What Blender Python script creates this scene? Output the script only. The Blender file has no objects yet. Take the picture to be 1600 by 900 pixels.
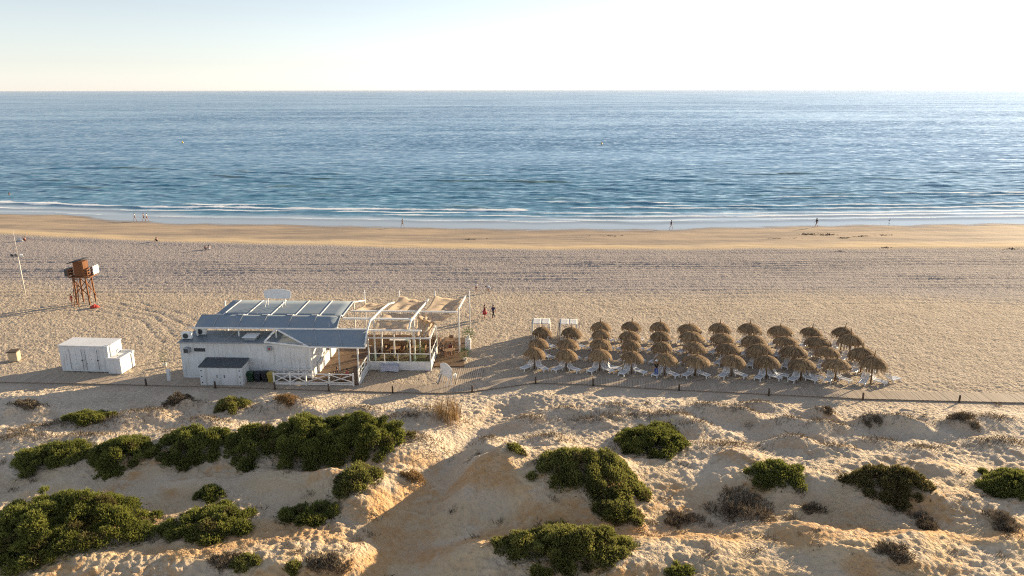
import bpy, math, random
import numpy as np
from mathutils import Vector, Matrix
R = math.radians
random.seed(7)
rng = np.random.default_rng(7)
scene = bpy.context.scene
COL = scene.collection

# ------------------------------------------------------------------ camera model
F, CAM_H, HORIZON = 1110.0, 27.0, 140.0
PITCH = math.atan(310 / F)
CP, SP = math.cos(PITCH), math.sin(PITCH)
SUN_AZ, SUN_EL = 54.0, 12.0            # degrees right of the view direction (+Y), degrees up

cam_d = bpy.data.cameras.new("camera")
cam = bpy.data.objects.new("camera", cam_d)
COL.objects.link(cam)
cam_d.sensor_width = 36
cam_d.lens = F / 1600 * 36
cam_d.clip_end = 200000
cam_d.clip_start = 0.5
cam.location = (0, 0, CAM_H)
cam.rotation_euler = (R(90) - PITCH, R(0.1), 0)
scene.camera = cam

# ------------------------------------------------------------------ survey helpers
def ray(px, py):
    u = (px - 800) / F; v = (py - 450) / F
    return u, CP - v * SP, -(SP + v * CP)

def at_h(px, py, h=0.0):
    dx, dy, dz = ray(px, py)
    k = (h - CAM_H) / dz
    return k * dx, k * dy

# ------------------------------------------------------------------ noise
_perm = rng.permutation(512).astype(np.int64)
_perm = np.concatenate([_perm, _perm, _perm])
_gr = rng.uniform(0, 2 * np.pi, 512)
_gx, _gy = np.cos(_gr), np.sin(_gr)

def perlin(x, y):
    x = np.asarray(x, float); y = np.asarray(y, float)
    xi = np.floor(x).astype(np.int64); yi = np.floor(y).astype(np.int64)
    xf = x - xi; yf = y - yi
    xi &= 511; yi &= 511
    u = xf * xf * xf * (xf * (xf * 6 - 15) + 10)
    v = yf * yf * yf * (yf * (yf * 6 - 15) + 10)
    def g(ix, iy, fx, fy):
        h = _perm[_perm[ix & 511] + (iy & 511)]
        return _gx[h] * fx + _gy[h] * fy
    a = g(xi, yi, xf, yf); b = g(xi + 1, yi, xf - 1, yf)
    c = g(xi, yi + 1, xf, yf - 1); d = g(xi + 1, yi + 1, xf - 1, yf - 1)
    return 1.4 * ((a + u * (b - a)) * (1 - v) + (c + u * (d - c)) * v)

def fbm(x, y, o=4, gain=0.5):
    s = 0; a = 1; f = 1
    for i in range(o):
        s = s + a * perlin(x * f + 17.3 * i, y * f + 5.1 * i); a *= gain; f *= 2.03
    return s

def cells(x, y):
    """distance to the nearest jittered cell point: soft round pits"""
    xi = np.floor(x).astype(np.int64); yi = np.floor(y).astype(np.int64)
    best = np.full(np.shape(x), 9.0)
    for ox in (-1, 0, 1):
        for oy in (-1, 0, 1):
            cx = xi + ox; cy = yi + oy
            h = _perm[_perm[cx & 511] + (cy & 511)]
            jx = cx + 0.5 + 0.42 * _gx[h]; jy = cy + 0.5 + 0.42 * _gy[h]
            best = np.minimum(best, (x - jx) ** 2 + (y - jy) ** 2)
    return np.sqrt(best)

def smooth(a, b, x):
    t = np.clip((x - a) / (b - a), 0, 1)
    return t * t * (3 - 2 * t)

# ------------------------------------------------------------------ terrain
WATER = -0.55
SHORE = [at_h(px, py, WATER) for px, py in ((-120, 328), (0, 331), (100, 333), (170, 341), (260, 346), (420, 350), (640, 353.5), (850, 357.5), (1000, 358), (1275, 353.5), (1450, 351), (1600, 349.5), (1750, 348))]
SHX = np.array([-400] + [p[0] for p in SHORE] + [400]); SHY = np.array([SHORE[0][1] + 20] + [p[1] for p in SHORE] + [SHORE[-1][1]])
def yshore(x):
    return np.interp(x, SHX, SHY) + 1.5 * perlin(x / 11, 0 * x + 3.3) + 0.35 * perlin(x / 2.7, 0 * x + 8.1)

# (px, py, along x, along y, height, rotation in degrees, squareness)
DUNES = [
    (90, 712, 6, 2.2, .9, 0, 1), (210, 712, 5, 2.0, .9, 0, 1), (330, 705, 5, 2.0, 1.1, 0, 1), (450, 700, 5, 2.2, 1.2, 0, 1), (555, 692, 4.5, 2.4, 1.2, 0, 1),
    (850, 752, 5.3, 3.6, 2.0, 8, 2.2), (905, 745, 3.5, 2.6, .6, 0, 1), (765, 722, 1.9, 2.8, .9, 12, 1.6),
    (1010, 705, 2.6, 1.6, .7, 0, 1), (960, 810, 2.2, 1.6, .8, 0, 1),
    (110, 850, 6, 3.0, 1.0, 0, 1), (562, 775, 2.6, 1.9, 1.3, 0, 1.8), (610, 735, 3.0, 2.0, .5, 20, 1),
    (485, 812, 2.5, 1.4, .6, 0, 1), (340, 828, 3.2, 1.4, .5, 0, 1),
    (885, 885, 4.2, 2.4, 1.1, 0, 1.3), (500, 872, 3.0, 1.6, 1.2, 12, 1.4), (400, 885, 2.5, 1.2, .7, 0, 1),
    (1390, 775, 3.2, 1.7, .9, 0, 1), (1500, 795, 4.5, 1.5, 1.1, -22, 1.2), (1575, 765, 3.2, 1.8, .8, 0, 1), (1210, 752, 2.4, 1.3, .6, 0, 1),
    (1080, 745, 4.2, 2.2, .9, -10, 1), (1180, 880, 7.0, 2.4, 1.1, 4, 1.3), (1330, 862, 3.2, 1.5, 1.0, -18, 1.4), (1500, 885, 5.5, 2.0, .9, 0, 1.3), (1420, 845, 1.4, .9, .5, 0, 1),
    (1150, 795, 2.2, 1.0, .35, 0, 1), (1290, 720, 5, 1.6, .5, 0, 1),
    (1290, 757, 3.6, 1.8, .9, -8, 1.3), (1110, 790, 4.6, 2.2, -.9, 0, 1), (940, 838, 3.2, 1.0, -.5, 0, 1), (1000, 870, 3.0, 1.6, .7, 10, 1.3), (250, 880, 4.0, 1.2, .5, 8, 1.2), (650, 700, 2.0, 1.6, .4, 30, 1),
    # hummocks along the far side of the dunes
    (1100, 640, 1.4, .8, .6, 0, 1), (1155, 648, 1.7, .7, .7, -8, 1), (1080, 668, 1.6, .9, .7, 0, 1), (1225, 664, 1.3, .6, .6, 0, 1), (1290, 645, 1.0, .6, .6, 0, 1.4),
    (1290, 672, 1.8, .8, .9, 0, 1), (1352, 662, 1.0, .6, .5, 0, 1), (1405, 664, 1.9, .8, .9, -10, 1.3), (1500, 660, 1.3, .7, .6, 0, 1), (1130, 700, 2.2, 1.1, .8, 0, 1),
    (1235, 692, 1.5, .7, .6, 0, 1), (1440, 704, 1.6, .8, .5, 0, 1), (1370, 690, 1.4, .6, .4, 0, 1), (1020, 650, 2.2, .9, .6, 0, 1), (885, 642, 1.6, .7, .5, 0, 1), (845, 690, 1.7, .9, .6, 0, 1), (930, 655, 2.4, 1.0, .5, 0, 1),
    (1560, 690, 2.5, 1.0, .5, 0, 1), (1180, 630, 1.6, .6, .4, 0, 1),
    (40, 638, 1.5, .9, .7, 0, 1), (228, 652, 1.9, 1.1, .9, 0, 1.2), (285, 634, 1.7, .8, .8, 0, 1), (318, 664, 2.0, 1.0, .8, -10, 1), (368, 642, 1.6, 1.0, .6, 0, 1), (452, 634, 1.9, .8, .8, -12, 1),
    (150, 664, 2.5, 1.0, .6, 0, 1), (18, 690, 2.4, 1.2, .9, 15, 1), (60, 668, 2.8, .9, .6, 10, 1), (130, 690, 2.0, .8, .4, 0, 1),
    (660, 640, 1.6, .7, .5, 0, 1), (760, 700, 1.2, .8, .5, 20, 1), (790, 745, 1.3, .9, .5, 0, 1), (1160, 720, 1.2, .7, .5, 0, 1), (1300, 705, 1.5, .6, .45, -10, 1), (1470, 735, 1.8, .8, .5, 0, 1), (1550, 655, 1.6, .7, .5, 0, 1), (960, 640, 1.4, .6, .5, 0, 1), (1060, 655, 1.2, .6, .5, 0, 1), (820, 655, 1.6, .8, .45, 10, 1), (760, 860, 1.6, 1.0, .5, 0, 1), (300, 760, 1.6, .8, .5, 0, 1), (430, 750, 1.8, .8, .5, -10, 1), (500, 755, 1.3, .8, .6, 0, 1), (1250, 830, 1.4, .8, .5, 0, 1), (1090, 850, 1.5, .8, .5, 0, 1), (1560, 850, 1.6, .9, .6, 0, 1), (280, 690, 1.8, .8, .4, 0, 1), (560, 640, 1.8, .7, .5, 0, 1),
    (690, 652, 1.9, 1.0, .6, 0, 1), (645, 748, 1.1, .7, .5, 0, 1), (400, 775, 3.5, 1.2, .5, 12, 1), (20, 775, 3.0, 1.5, .6, 0, 1), (620, 655, 2.4, .9, .4, 0, 1),
]
DW = []
for d in DUNES:
    X, Y = at_h(d[0], d[1], 0.8)
    DW.append((X, Y) + d[2:])
VALLEY = [at_h(*p, 0.2) for p in ((800, 632), (745, 665), (715, 705), (690, 750), (655, 800), (640, 850), (610, 905), (590, 960))]

def seg_dist(x, y, pts):
    best = np.full(np.shape(x), 1e9)
    for (ax, ay), (bx, by) in zip(pts[:-1], pts[1:]):
        dx, dy = bx - ax, by - ay
        t = np.clip(((x - ax) * dx + (y - ay) * dy) / (dx * dx + dy * dy), 0, 1)
        best = np.minimum(best, np.hypot(x - ax - t * dx, y - ay - t * dy))
    return best

def path_front(x):
    return np.interp(x, PFX, PFY)
PF = [(-60, 593.5), (0, 595), (228, 600), (336, 603), (429, 606), (513, 609), (613, 612), (690, 613.5), (737, 611), (836, 597.5), (926, 601), (1060, 609), (1200, 616), (1347, 623.5), (1497, 627.5), (1660, 631.5)]
PFW = [at_h(a, b, 0.12) for a, b in PF]
PFX = np.array([-120] + [p[0] for p in PFW] + [120]); PFY = np.array([PFW[0][1]] + [p[1] for p in PFW] + [PFW[-1][1] - 3.5])

def smooth_height(x, y):
    """dunes and beach without the small trampled relief"""
    pf = path_front(x)
    dune = smooth(0.2, 4.5, pf - y)
    wx = x + 0.9 * perlin(x / 3.1, y / 3.1 + 40); wy = y + 0.6 * perlin(x / 2.7 + 60, y / 2.7)
    z = 0 * x
    for (X, Y, a, b, h, rot, sq), (px_, *_r) in zip(DW, DUNES):
        c, s = math.cos(R(rot)), math.sin(R(rot))
        m = (np.abs(x - X) < 4 * a + 3) & (np.abs(y - Y) < 4 * b + 5)
        if not m.any():
            continue
        dx = wx[m] - X; dy = wy[m] - Y
        u = (dx * c + dy * s) / a; v = (-dx * s + dy * c) / b
        z[m] += (.80 if (px_ in (850, 765, 562, 610)) else .58 if a > 2.1 else 1.2) * h * np.exp(-0.5 * (u * u + v * v) ** sq)
    z = z * np.minimum(1, smooth(-.4, 1.5, pf - y) + 0.0)
    z = z + dune * (0.35 + 0.22 * fbm(x / 6.5, y / 5.0, 3) + 0.27 * np.abs(fbm(x / 1.7 + 9, y / 1.3, 4)) * smooth(-.5, .5, perlin(x / 6 + 2, y / 5)))
    z = z - dune * 0.75 * np.exp(-(seg_dist(x, y, VALLEY) / 1.9) ** 2)
    # beach: level, a low berm, then the wet slope into the sea
    ys = yshore(x)
    slope = WATER + (ys - y) * 0.03
    berm = at_berm(x)
    flat = 0.10 * fbm(x / 14, y / 9, 2) * smooth(62, 75, y) + .16 * np.exp(-((y - berm + 1.0) / 1.6) ** 2) - 0.10 * smooth(96, 112, y)
    wet = smooth(berm - 1.5, berm + 1.5, y)
    w = np.maximum(slope, -6)
    z = z * (1 - smooth(1.5, 6, y - pf)) + (1 - wet) * flat + wet * w
    # graded level ground under the bar, the huts and the parasols
    lev = smooth(-1.5, 0.5, y - pf) * (1 - smooth(78, 84, y))
    z = z * (1 - lev)
    return z

BERM = [at_h(px, py) for px, py in ((-100, 360), (0, 366), (240, 376), (400, 381), (640, 388), (1000, 391), (1300, 390), (1600, 390), (1700, 390))]
BX = np.array([p[0] for p in BERM]); BY = np.array([p[1] for p in BERM])
def at_berm(x):
    return np.interp(x, BX, BY) + 0.8 * perlin(x / 13, 0 * x + 1.7)

RUTS = [(-140, 411, .9), (0, 419, 1), (0, 431, .7), (0, 404, .6), (0, 425, .8), (0, 438, .6), (0, 448, .5), (0, 415, .6), (0, 400, .5), (0, 409, .7), (0, 434, .5), (0, 443, .4), (0, 456, .35), (0, 396, .4), (0, 428, .5), (0, 452, .45), (0, 461, .3)]
TRACKS = [[at_h(*p) for p in l] for l in (((-60, 474), (60, 462), (170, 466), (260, 487), (330, 520)), ((-60, 500), (40, 483), (150, 480), (230, 496), (262, 530)), ((900, 470), (1150, 462), (1400, 466), (1700, 480)), ((760, 560), (790, 520), (900, 487), (1100, 475), (1500, 472)))]
def small_relief(x, y):
    pf = path_front(x)
    berm = at_berm(x)
    dune = smooth(0.0, 1.5, pf - y)
    beach = smooth(0.5, 3, y - pf) * (1 - smooth(berm - 2.5, berm, y))
    tramp = 0.55 + 0.45 * smooth(-.3, .5, perlin(x / 9 + 3, y / 7 + 1))
    trb = .5 + .5 * smooth(-.35, .25, fbm(x / 17 + 11, y / 6 + 4, 2))
    pit = np.minimum(cells(x / 0.46, y / 0.46), .55) - .4
    pit2 = np.minimum(cells(x / 0.33 + 7, y / 0.33 + 3), .55) - .4
    z = (dune * tramp * 0.20 + beach * trb * 0.095) * pit + (dune * tramp * .08 + beach * trb * 0.085) * pit2
    z = z + (dune * .05 + beach * .05) * fbm(x / 0.9, y / 0.7, 3) + dune * .10 * np.abs(perlin(x / 2.3 + 3, y / .55 + 8)) * smooth(50, 40, y)
    # tyre ruts that run along the beach
    for i, (a, py, s) in enumerate(RUTS):
        Y = at_h(800, py)[1] + 0.6 * perlin(x / 30 + i * 3.1, 0 * x + i) + .012 * x * (1 if i % 2 else -.4)
        on = smooth(-.40, .1, perlin(x / 45 + i * 7.7, 0 * x + i * 1.3))
        for o in (-.8, .8):
            z = z - 0.15 * s * on * beach * np.exp(-((y - Y - o) / .26) ** 2)
            z = z + 0.08 * s * on * beach * np.exp(-((y - Y - o + .5) / .3) ** 2)
    for trk in TRACKS:
        d_ = seg_dist(x, y, trk)
        z = z - .05 * beach * np.exp(-((d_ - .8) / .22) ** 2)
    wet = smooth(berm, berm + 2, y) * (1 - smooth(yshore(x) - 2, yshore(x), y))
    z = z + wet * 0.05 * fbm(x / 6.0, y / 1.4, 3)
    return z

def height(x, y):
    x = np.atleast_1d(np.asarray(x, float)); y = np.atleast_1d(np.asarray(y, float))
    return smooth_height(x, y)
def hz(x, y):
    return float(height(x, y)[0])
def on_ground(px, py):
    h = 0
    for _ in range(7):
        x, y = at_h(px, py, h); h = .5 * h + .5 * hz(x, y)
    return x, y, hz(x, y)
def ppm(py):
    """photograph pixels per metre at ground row py"""
    return CP * (py - HORIZON) / CAM_H

def grid_mesh(name, X, Y, Z):
    n, m = X.shape
    me = bpy.data.meshes.new(name)
    me.vertices.add(n * m)
    me.vertices.foreach_set("co", np.stack([X, Y, Z], -1).astype(np.float32).ravel())
    idx = np.arange(n * m).reshape(n, m)
    q = np.stack([idx[:-1, :-1], idx[:-1, 1:], idx[1:, 1:], idx[1:, :-1]], -1).reshape(-1, 4)
    me.loops.add(q.size); me.polygons.add(len(q))
    me.loops.foreach_set("vertex_index", q.ravel().astype(np.int32))
    me.polygons.foreach_set("loop_start", np.arange(0, q.size, 4, dtype=np.int32))
    me.polygons.foreach_set("loop_total", np.full(len(q), 4, np.int32))
    me.polygons.foreach_set("use_smooth", np.ones(len(q), bool))
    me.update(calc_edges=True)
    return me
def set_attr(me, name, arr):
    a = me.attributes.new(name, "FLOAT", "POINT")
    a.data.foreach_set("value", np.asarray(arr, np.float32).ravel())

# ------------------------------------------------------------------ materials
def nodes_of(m):
    m.use_nodes = True
    nt = m.node_tree
    return nt, nt.nodes, nt.links

class NT:
    """short wiring helper"""
    def __init__(s, name):
        s.m = bpy.data.materials.new(name); s.m.use_nodes = True
        s.t = s.m.node_tree; s.n = s.t.nodes; s.l = s.t.links
        s.b = s.n["Principled BSDF"]; s.out = s.n["Material Output"]
    def new(s, typ, **kw):
        n = s.n.new(typ)
        for k, v in kw.items(): setattr(n, k, v)
        return n
    def set(s, sock, v):
        if hasattr(v, "is_output") or isinstance(v, bpy.types.NodeSocket): s.l.new(v, sock)
        else:
            if isinstance(v, (tuple, list)) and len(v) == 3 and sock.type == 'RGBA': v = (*v, 1)
            sock.default_value = v
    def coord(s, kind="Object"):
        return s.new("ShaderNodeTexCoord").outputs[kind]
    def mapping(s, vec, scale=(1, 1, 1), loc=(0, 0, 0), rot=(0, 0, 0)):
        n = s.new("ShaderNodeMapping"); s.l.new(vec, n.inputs[0])
        n.inputs["Scale"].default_value = scale; n.inputs["Location"].default_value = loc; n.inputs["Rotation"].default_value = rot
        return n.outputs[0]
    def noise(s, vec, scale, detail=3, rough=.55, dist=0):
        n = s.new("ShaderNodeTexNoise"); s.l.new(vec, n.inputs["Vector"])
        n.inputs["Scale"].default_value = scale; n.inputs["Detail"].default_value = detail; n.inputs["Roughness"].default_value = rough
        n.inputs["Distortion"].default_value = dist
        return n.outputs["Fac"]
    def voro(s, vec, scale, feature="SMOOTH_F1", rand=1):
        n = s.new("ShaderNodeTexVoronoi", feature=feature); s.l.new(vec, n.inputs["Vector"]); n.inputs["Scale"].default_value = scale
        n.inputs["Randomness"].default_value = rand
        return n.outputs["Distance"]
    def math(s, op, a, b=0.0, c=0.0, clamp=False):
        n = s.new("ShaderNodeMath", operation=op, use_clamp=clamp)
        s.set(n.inputs[0], a); s.set(n.inputs[1], b); s.set(n.inputs[2], c)
        return n.outputs[0]
    def ramp(s, f, a, b, lo=0.0, hi=1.0):
        n = s.new("ShaderNodeMapRange", interpolation_type="SMOOTHSTEP"); s.set(n.inputs[0], f)
        n.inputs[1].default_value = a; n.inputs[2].default_value = b; n.inputs[3].default_value = lo; n.inputs[4].default_value = hi
        return n.outputs[0]
    def mix(s, f, a, b):
        n = s.new("ShaderNodeMix", data_type="RGBA"); s.set(n.inputs[0], f); s.set(n.inputs[6], a); s.set(n.inputs[7], b)
        return n.outputs[2]
    def mul(s, a, b):
        n = s.new("ShaderNodeMix", data_type="RGBA", blend_type="MULTIPLY"); n.inputs[0].default_value = 1; s.set(n.inputs[6], a); s.set(n.inputs[7], b)
        return n.outputs[2]
    def attr(s, name):
        return s.new("ShaderNodeAttribute", attribute_name=name).outputs["Fac"]
    def bump(s, h, dist, strength=1.0, normal=None):
        n = s.new("ShaderNodeBump"); s.set(n.inputs["Height"], h); s.set(n.inputs["Distance"], dist); s.set(n.inputs["Strength"], strength)
        if normal is not None: s.l.new(normal, n.inputs["Normal"])
        return n.outputs[0]
    def base(s, color=None, rough=None, normal=None, **kw):
        if color is not None: s.set(s.b.inputs["Base Color"], color)
        if rough is not None: s.set(s.b.inputs["Roughness"], rough)
        if normal is not None: s.l.new(normal, s.b.inputs["Normal"])
        for k, v in kw.items(): s.set(s.b.inputs[k.replace("_", " ")], v)
        return s.m
    def translucent(s, color, f):
        t = s.new("ShaderNodeBsdfTranslucent"); s.set(t.inputs[0], color)
        mx = s.new("ShaderNodeMixShader"); mx.inputs[0].default_value = f
        s.l.new(s.b.outputs[0], mx.inputs[1]); s.l.new(t.outputs[0], mx.inputs[2]); s.l.new(mx.outputs[0], s.out.inputs[0])

def plain(name, col, rough=.6, var=.12, scale=3.0, bump=.0, metal=0, streak=False, spec=.4):
    w = NT(name)
    co = w.coord()
    v = w.mapping(co, (1, 1, .25) if streak else (1, 1, 1))
    f = w.noise(v, scale, 5, .6)
    oi = w.new("ShaderNodeObjectInfo").outputs["Random"]
    k = w.math("ADD", w.ramp(f, .3, .7, 1 - var, 1 + var * .5), w.math("MULTIPLY", w.math("SUBTRACT", oi, .5), var * .7))
    c = w.new("ShaderNodeCombineColor")
    for i in range(3): w.l.new(k, c.inputs[i])
    w.base(w.mul(tuple(col), c.outputs[0]), w.ramp(f, .2, .8, max(.05, rough - .1), min(1, rough + .1)), Metallic=metal)
    w.b.inputs["Specular IOR Level"].default_value = spec
    if bump: w.l.new(w.bump(w.noise(co, scale * 6, 3), bump), w.b.inputs["Normal"])
    return w.m

def sand_material():
    w = NT("sand")
    co = w.coord()
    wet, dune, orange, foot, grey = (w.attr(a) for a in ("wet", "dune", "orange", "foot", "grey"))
    n1 = w.noise(co, .35, 4); n2 = w.noise(co, 2.2, 5, .65); n3 = w.noise(co, 9, 3)
    dry = w.mix(w.ramp(n1, .35, .65), (.42, .342, .258), (.475, .393, .298))
    dry = w.mix(w.math("MULTIPLY", grey, .9), dry, (.34, .30, .285))  # shade of the backlit, trampled band painted into the sand colour
    dn = w.mix(w.ramp(n1, .3, .7), (.52, .425, .315), (.61, .51, .39))
    dn = w.mix(w.math("MULTIPLY", w.attr("warm"), .75), dn, (.56, .405, .225))
    c = w.mix(dune, dry, dn)
    c = w.mix(w.math("MULTIPLY", orange, w.ramp(n2, .25, .7, .45, 1)), c, (.50, .29, .125))
    c = w.mix(w.ramp(n2, .56, .78, 0, .25), c, (.30, .22, .15))
    c = w.mix(w.ramp(n3, .58, .78, 0, .35), c, (.20, .15, .11))
    c = w.mix(w.math("MULTIPLY", w.ramp(w.noise(co, 16, 3, .7), .60, .70, 0, .55), w.ramp(n2, .40, .62)), c, (.13, .095, .07))
    wc = w.mix(w.ramp(w.noise(w.mapping(co, (.05, .32, 1)), 1.0, 5, .6), .36, .66), (.45, .335, .215), (.28, .215, .155))
    c = w.mix(w.math("MULTIPLY", w.attr("gold"), w.ramp(n2, .2, .7, .6, 1)), c, (.60, .44, .25))  # berm strip: sunlight on its slope painted into the dry sand colour
    c = w.mix(wet, c, wc)
    sheen = w.attr("sheen")
    c = w.mix(sheen, c, (.16, .125, .095))
    # trampled relief: overlapping soft pits, plus grain
    p1 = w.voro(co, 3.9); p2 = w.voro(co, 7.5); p5 = w.voro(co, 14); p6 = w.noise(co, 13, 4, .65); p3 = w.noise(co, 6.5, 4, .6); p4 = w.noise(co, 28, 2, .6)
    h = w.math("ADD", w.math("ADD", w.math("MULTIPLY", p1, 1.0), w.math("MULTIPLY", p2, .45)), w.math("ADD", w.math("MULTIPLY", p3, .55), w.math("ADD", w.math("MULTIPLY", p5, .16), w.math("ADD", w.math("MULTIPLY", p6, .22), w.math("MULTIPLY", p4, .10)))))
    nb = w.bump(h, .19, w.math("MULTIPLY", foot, 1.0))
    rough = w.math("SUBTRACT", .95, w.math("ADD", w.math("MULTIPLY", wet, .25), w.math("MULTIPLY", sheen, .55)))
    w.base(c, rough, nb)
    w.b.inputs["Specular IOR Level"].default_value = .25
    return w.m

def sea_material():
    w = NT("sea_water")
    co = w.coord()
    foam, film, dist, green = (w.attr(a) for a in ("foam", "film", "dist", "green"))
    big = w.noise(w.mapping(co, (.010, .03, 1)), 1, 4)
    deep = w.mix(w.ramp(big, .35, .65), (.006, .140, .255), (.010, .160, .285))
    shallow = (.068, .228, .318)
    c = w.mix(w.ramp(dist, 18, 170), shallow, deep)
    c = w.mix(w.math("MULTIPLY", green, .8), c, (.10, .17, .105))
    c = w.mix(film, c, (.27, .31, .33))  # film lightened: sky reflection partly painted into the base colour
    fn = w.noise(w.mapping(co, (.7, 1.6, 1)), 1.6, 5, .7)
    ff = w.ramp(w.math("ADD", foam, w.math("MULTIPLY", w.math("SUBTRACT", fn, .5), 1.1)), .45, .62)
    c = w.mix(ff, c, (.80, .82, .82))
    def slopes(sc, loc, detail):
        n = w.new("ShaderNodeTexNoise"); w.l.new(w.mapping(co, sc, loc), n.inputs["Vector"]); n.inputs["Scale"].default_value = 1; n.inputs["Detail"].default_value = detail; n.inputs["Roughness"].default_value = .62
        v = w.new("ShaderNodeVectorMath", operation="SUBTRACT"); w.l.new(n.outputs["Color"], v.inputs[0]); v.inputs[1].default_value = (.5, .5, .5)
        return v.outputs[0]
    def vm(op, a_, b_):
        n = w.new("ShaderNodeVectorMath", operation=op)
        for i, q in enumerate((a_, b_)):
            if isinstance(q, tuple): n.inputs[i].default_value = q
            else: w.l.new(q, n.inputs[i])
        return n.outputs[0]
    def scl(v, k):
        n = w.new("ShaderNodeVectorMath", operation="SCALE"); w.l.new(v, n.inputs[0]); w.set(n.inputs["Scale"], k); return n.outputs[0]
    gust = w.ramp(w.noise(w.mapping(co, (.004, .018, 1)), 1, 3), .3, .7, .65, 1.35)
    sl = vm("ADD", scl(slopes((.36, .38, 1), (0, 0, 0), 5), .38), scl(slopes((.085, .12, 1), (40, 9, 0), 4), .26))
    sl = vm("ADD", vm("MULTIPLY", sl, (.7, 1.15, 0)), (0, -.092, 0))
    calm = w.math("SUBTRACT", 1.0, w.math("MULTIPLY", film, .94))
    sl = scl(sl, w.math("MULTIPLY", calm, gust))
    geo = w.new("ShaderNodeNewGeometry").outputs["Normal"]
    nrm = w.new("ShaderNodeVectorMath", operation="NORMALIZE"); w.l.new(vm("ADD", vm("MULTIPLY", sl, (1, 1, 0)), geo), nrm.inputs[0])
    nb = nrm.outputs[0]
    w.base(c, w.math("ADD", .12, w.math("MULTIPLY", ff, .5)), nb, IOR=1.333)
    w.b.inputs["Specular IOR Level"].default_value = .5
    return w.m

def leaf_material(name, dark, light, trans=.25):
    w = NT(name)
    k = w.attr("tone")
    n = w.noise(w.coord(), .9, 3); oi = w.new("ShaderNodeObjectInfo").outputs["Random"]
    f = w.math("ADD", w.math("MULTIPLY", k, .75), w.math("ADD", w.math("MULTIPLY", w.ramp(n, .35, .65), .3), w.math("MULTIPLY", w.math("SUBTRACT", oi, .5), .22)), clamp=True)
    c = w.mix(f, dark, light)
    w.base(c, .6); w.b.inputs["Specular IOR Level"].default_value = .25
    w.translucent(c, trans)
    return w.m

def straw_material():
    w = NT("straw")
    k = w.attr("tone")
    oi = w.new("ShaderNodeObjectInfo").outputs["Random"]
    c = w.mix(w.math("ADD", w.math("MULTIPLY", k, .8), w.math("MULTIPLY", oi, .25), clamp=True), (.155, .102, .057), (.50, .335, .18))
    w.base(c, .8); w.b.inputs["Specular IOR Level"].default_value = .2
    w.translucent(c, .3)
    return w.m

def wood_material(name, a, b, scale=(1, 8, 8)):
    w = NT(name)
    co = w.coord()
    f = w.noise(w.mapping(co, scale), 2.2, 5, .65)
    k = w.attr("tone")
    c = w.mix(w.math("ADD", w.math("MULTIPLY", f, .8), w.math("MULTIPLY", k, .5), clamp=True), a, b)
    w.base(c, .75, w.bump(f, .01, .6))
    w.b.inputs["Specular IOR Level"].default_value = .25
    return w.m

def panel_material(name, col, seam=.0, stain=(.45, .42, .38), rough=.5, spec=.35):
    """painted sheet with upright ribs, weathering and drips"""
    w = NT(name)
    co = w.coord()
    n = w.noise(co, .8, 5, .6); d = w.noise(w.mapping(co, (5, 5, .35)), 1, 4, .6)
    c = w.mix(w.ramp(d, .48, .76, 0, .55), col, tuple(a * b for a, b in zip(col, stain)))
    c = w.mix(w.ramp(n, .40, .75, 0, .28), c, (.40, .36, .30))
    nb = None
    if seam:
        s = w.new("ShaderNodeSeparateXYZ"); w.l.new(co, s.inputs[0])
        t = w.math("ABSOLUTE", w.math("SUBTRACT", w.math("FRACT", w.math("MULTIPLY", s.outputs[0], 1 / seam)), .5))
        nb = w.bump(w.ramp(t, .0, .06), .012, 1)
    w.base(c, rough, nb); w.b.inputs["Specular IOR Level"].default_value = spec
    return w.m

def cloth_material(name, col, trans=.35):
    w = NT(name)
    co = w.coord()
    n = w.noise(co, 1.1, 4, .6)
    c = w.mix(w.ramp(n, .3, .7), tuple(x * .86 for x in col), col)
    w.base(c, .85, w.bump(w.noise(co, 5, 3), .03, .5)); w.b.inputs["Specular IOR Level"].default_value = .1
    w.translucent(c, trans)
    return w.m

def glass_material():
    w = NT("screen_glass")
    w.base((.75, .86, .83), .05)
    t = w.new("ShaderNodeBsdfTransparent"); t.inputs[0].default_value = (.82, .91, .88, 1)
    lw = w.new("ShaderNodeFresnel"); lw.inputs[0].default_value = 1.45
    g = w.new("ShaderNodeBsdfGlossy"); g.inputs["Roughness"].default_value = .04
    mx = w.new("ShaderNodeMixShader"); w.l.new(lw.outputs[0], mx.inputs[0]); w.l.new(t.outputs[0], mx.inputs[1]); w.l.new(g.outputs[0], mx.inputs[2])
    w.l.new(mx.outputs[0], w.out.inputs[0])
    return w.m

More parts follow.
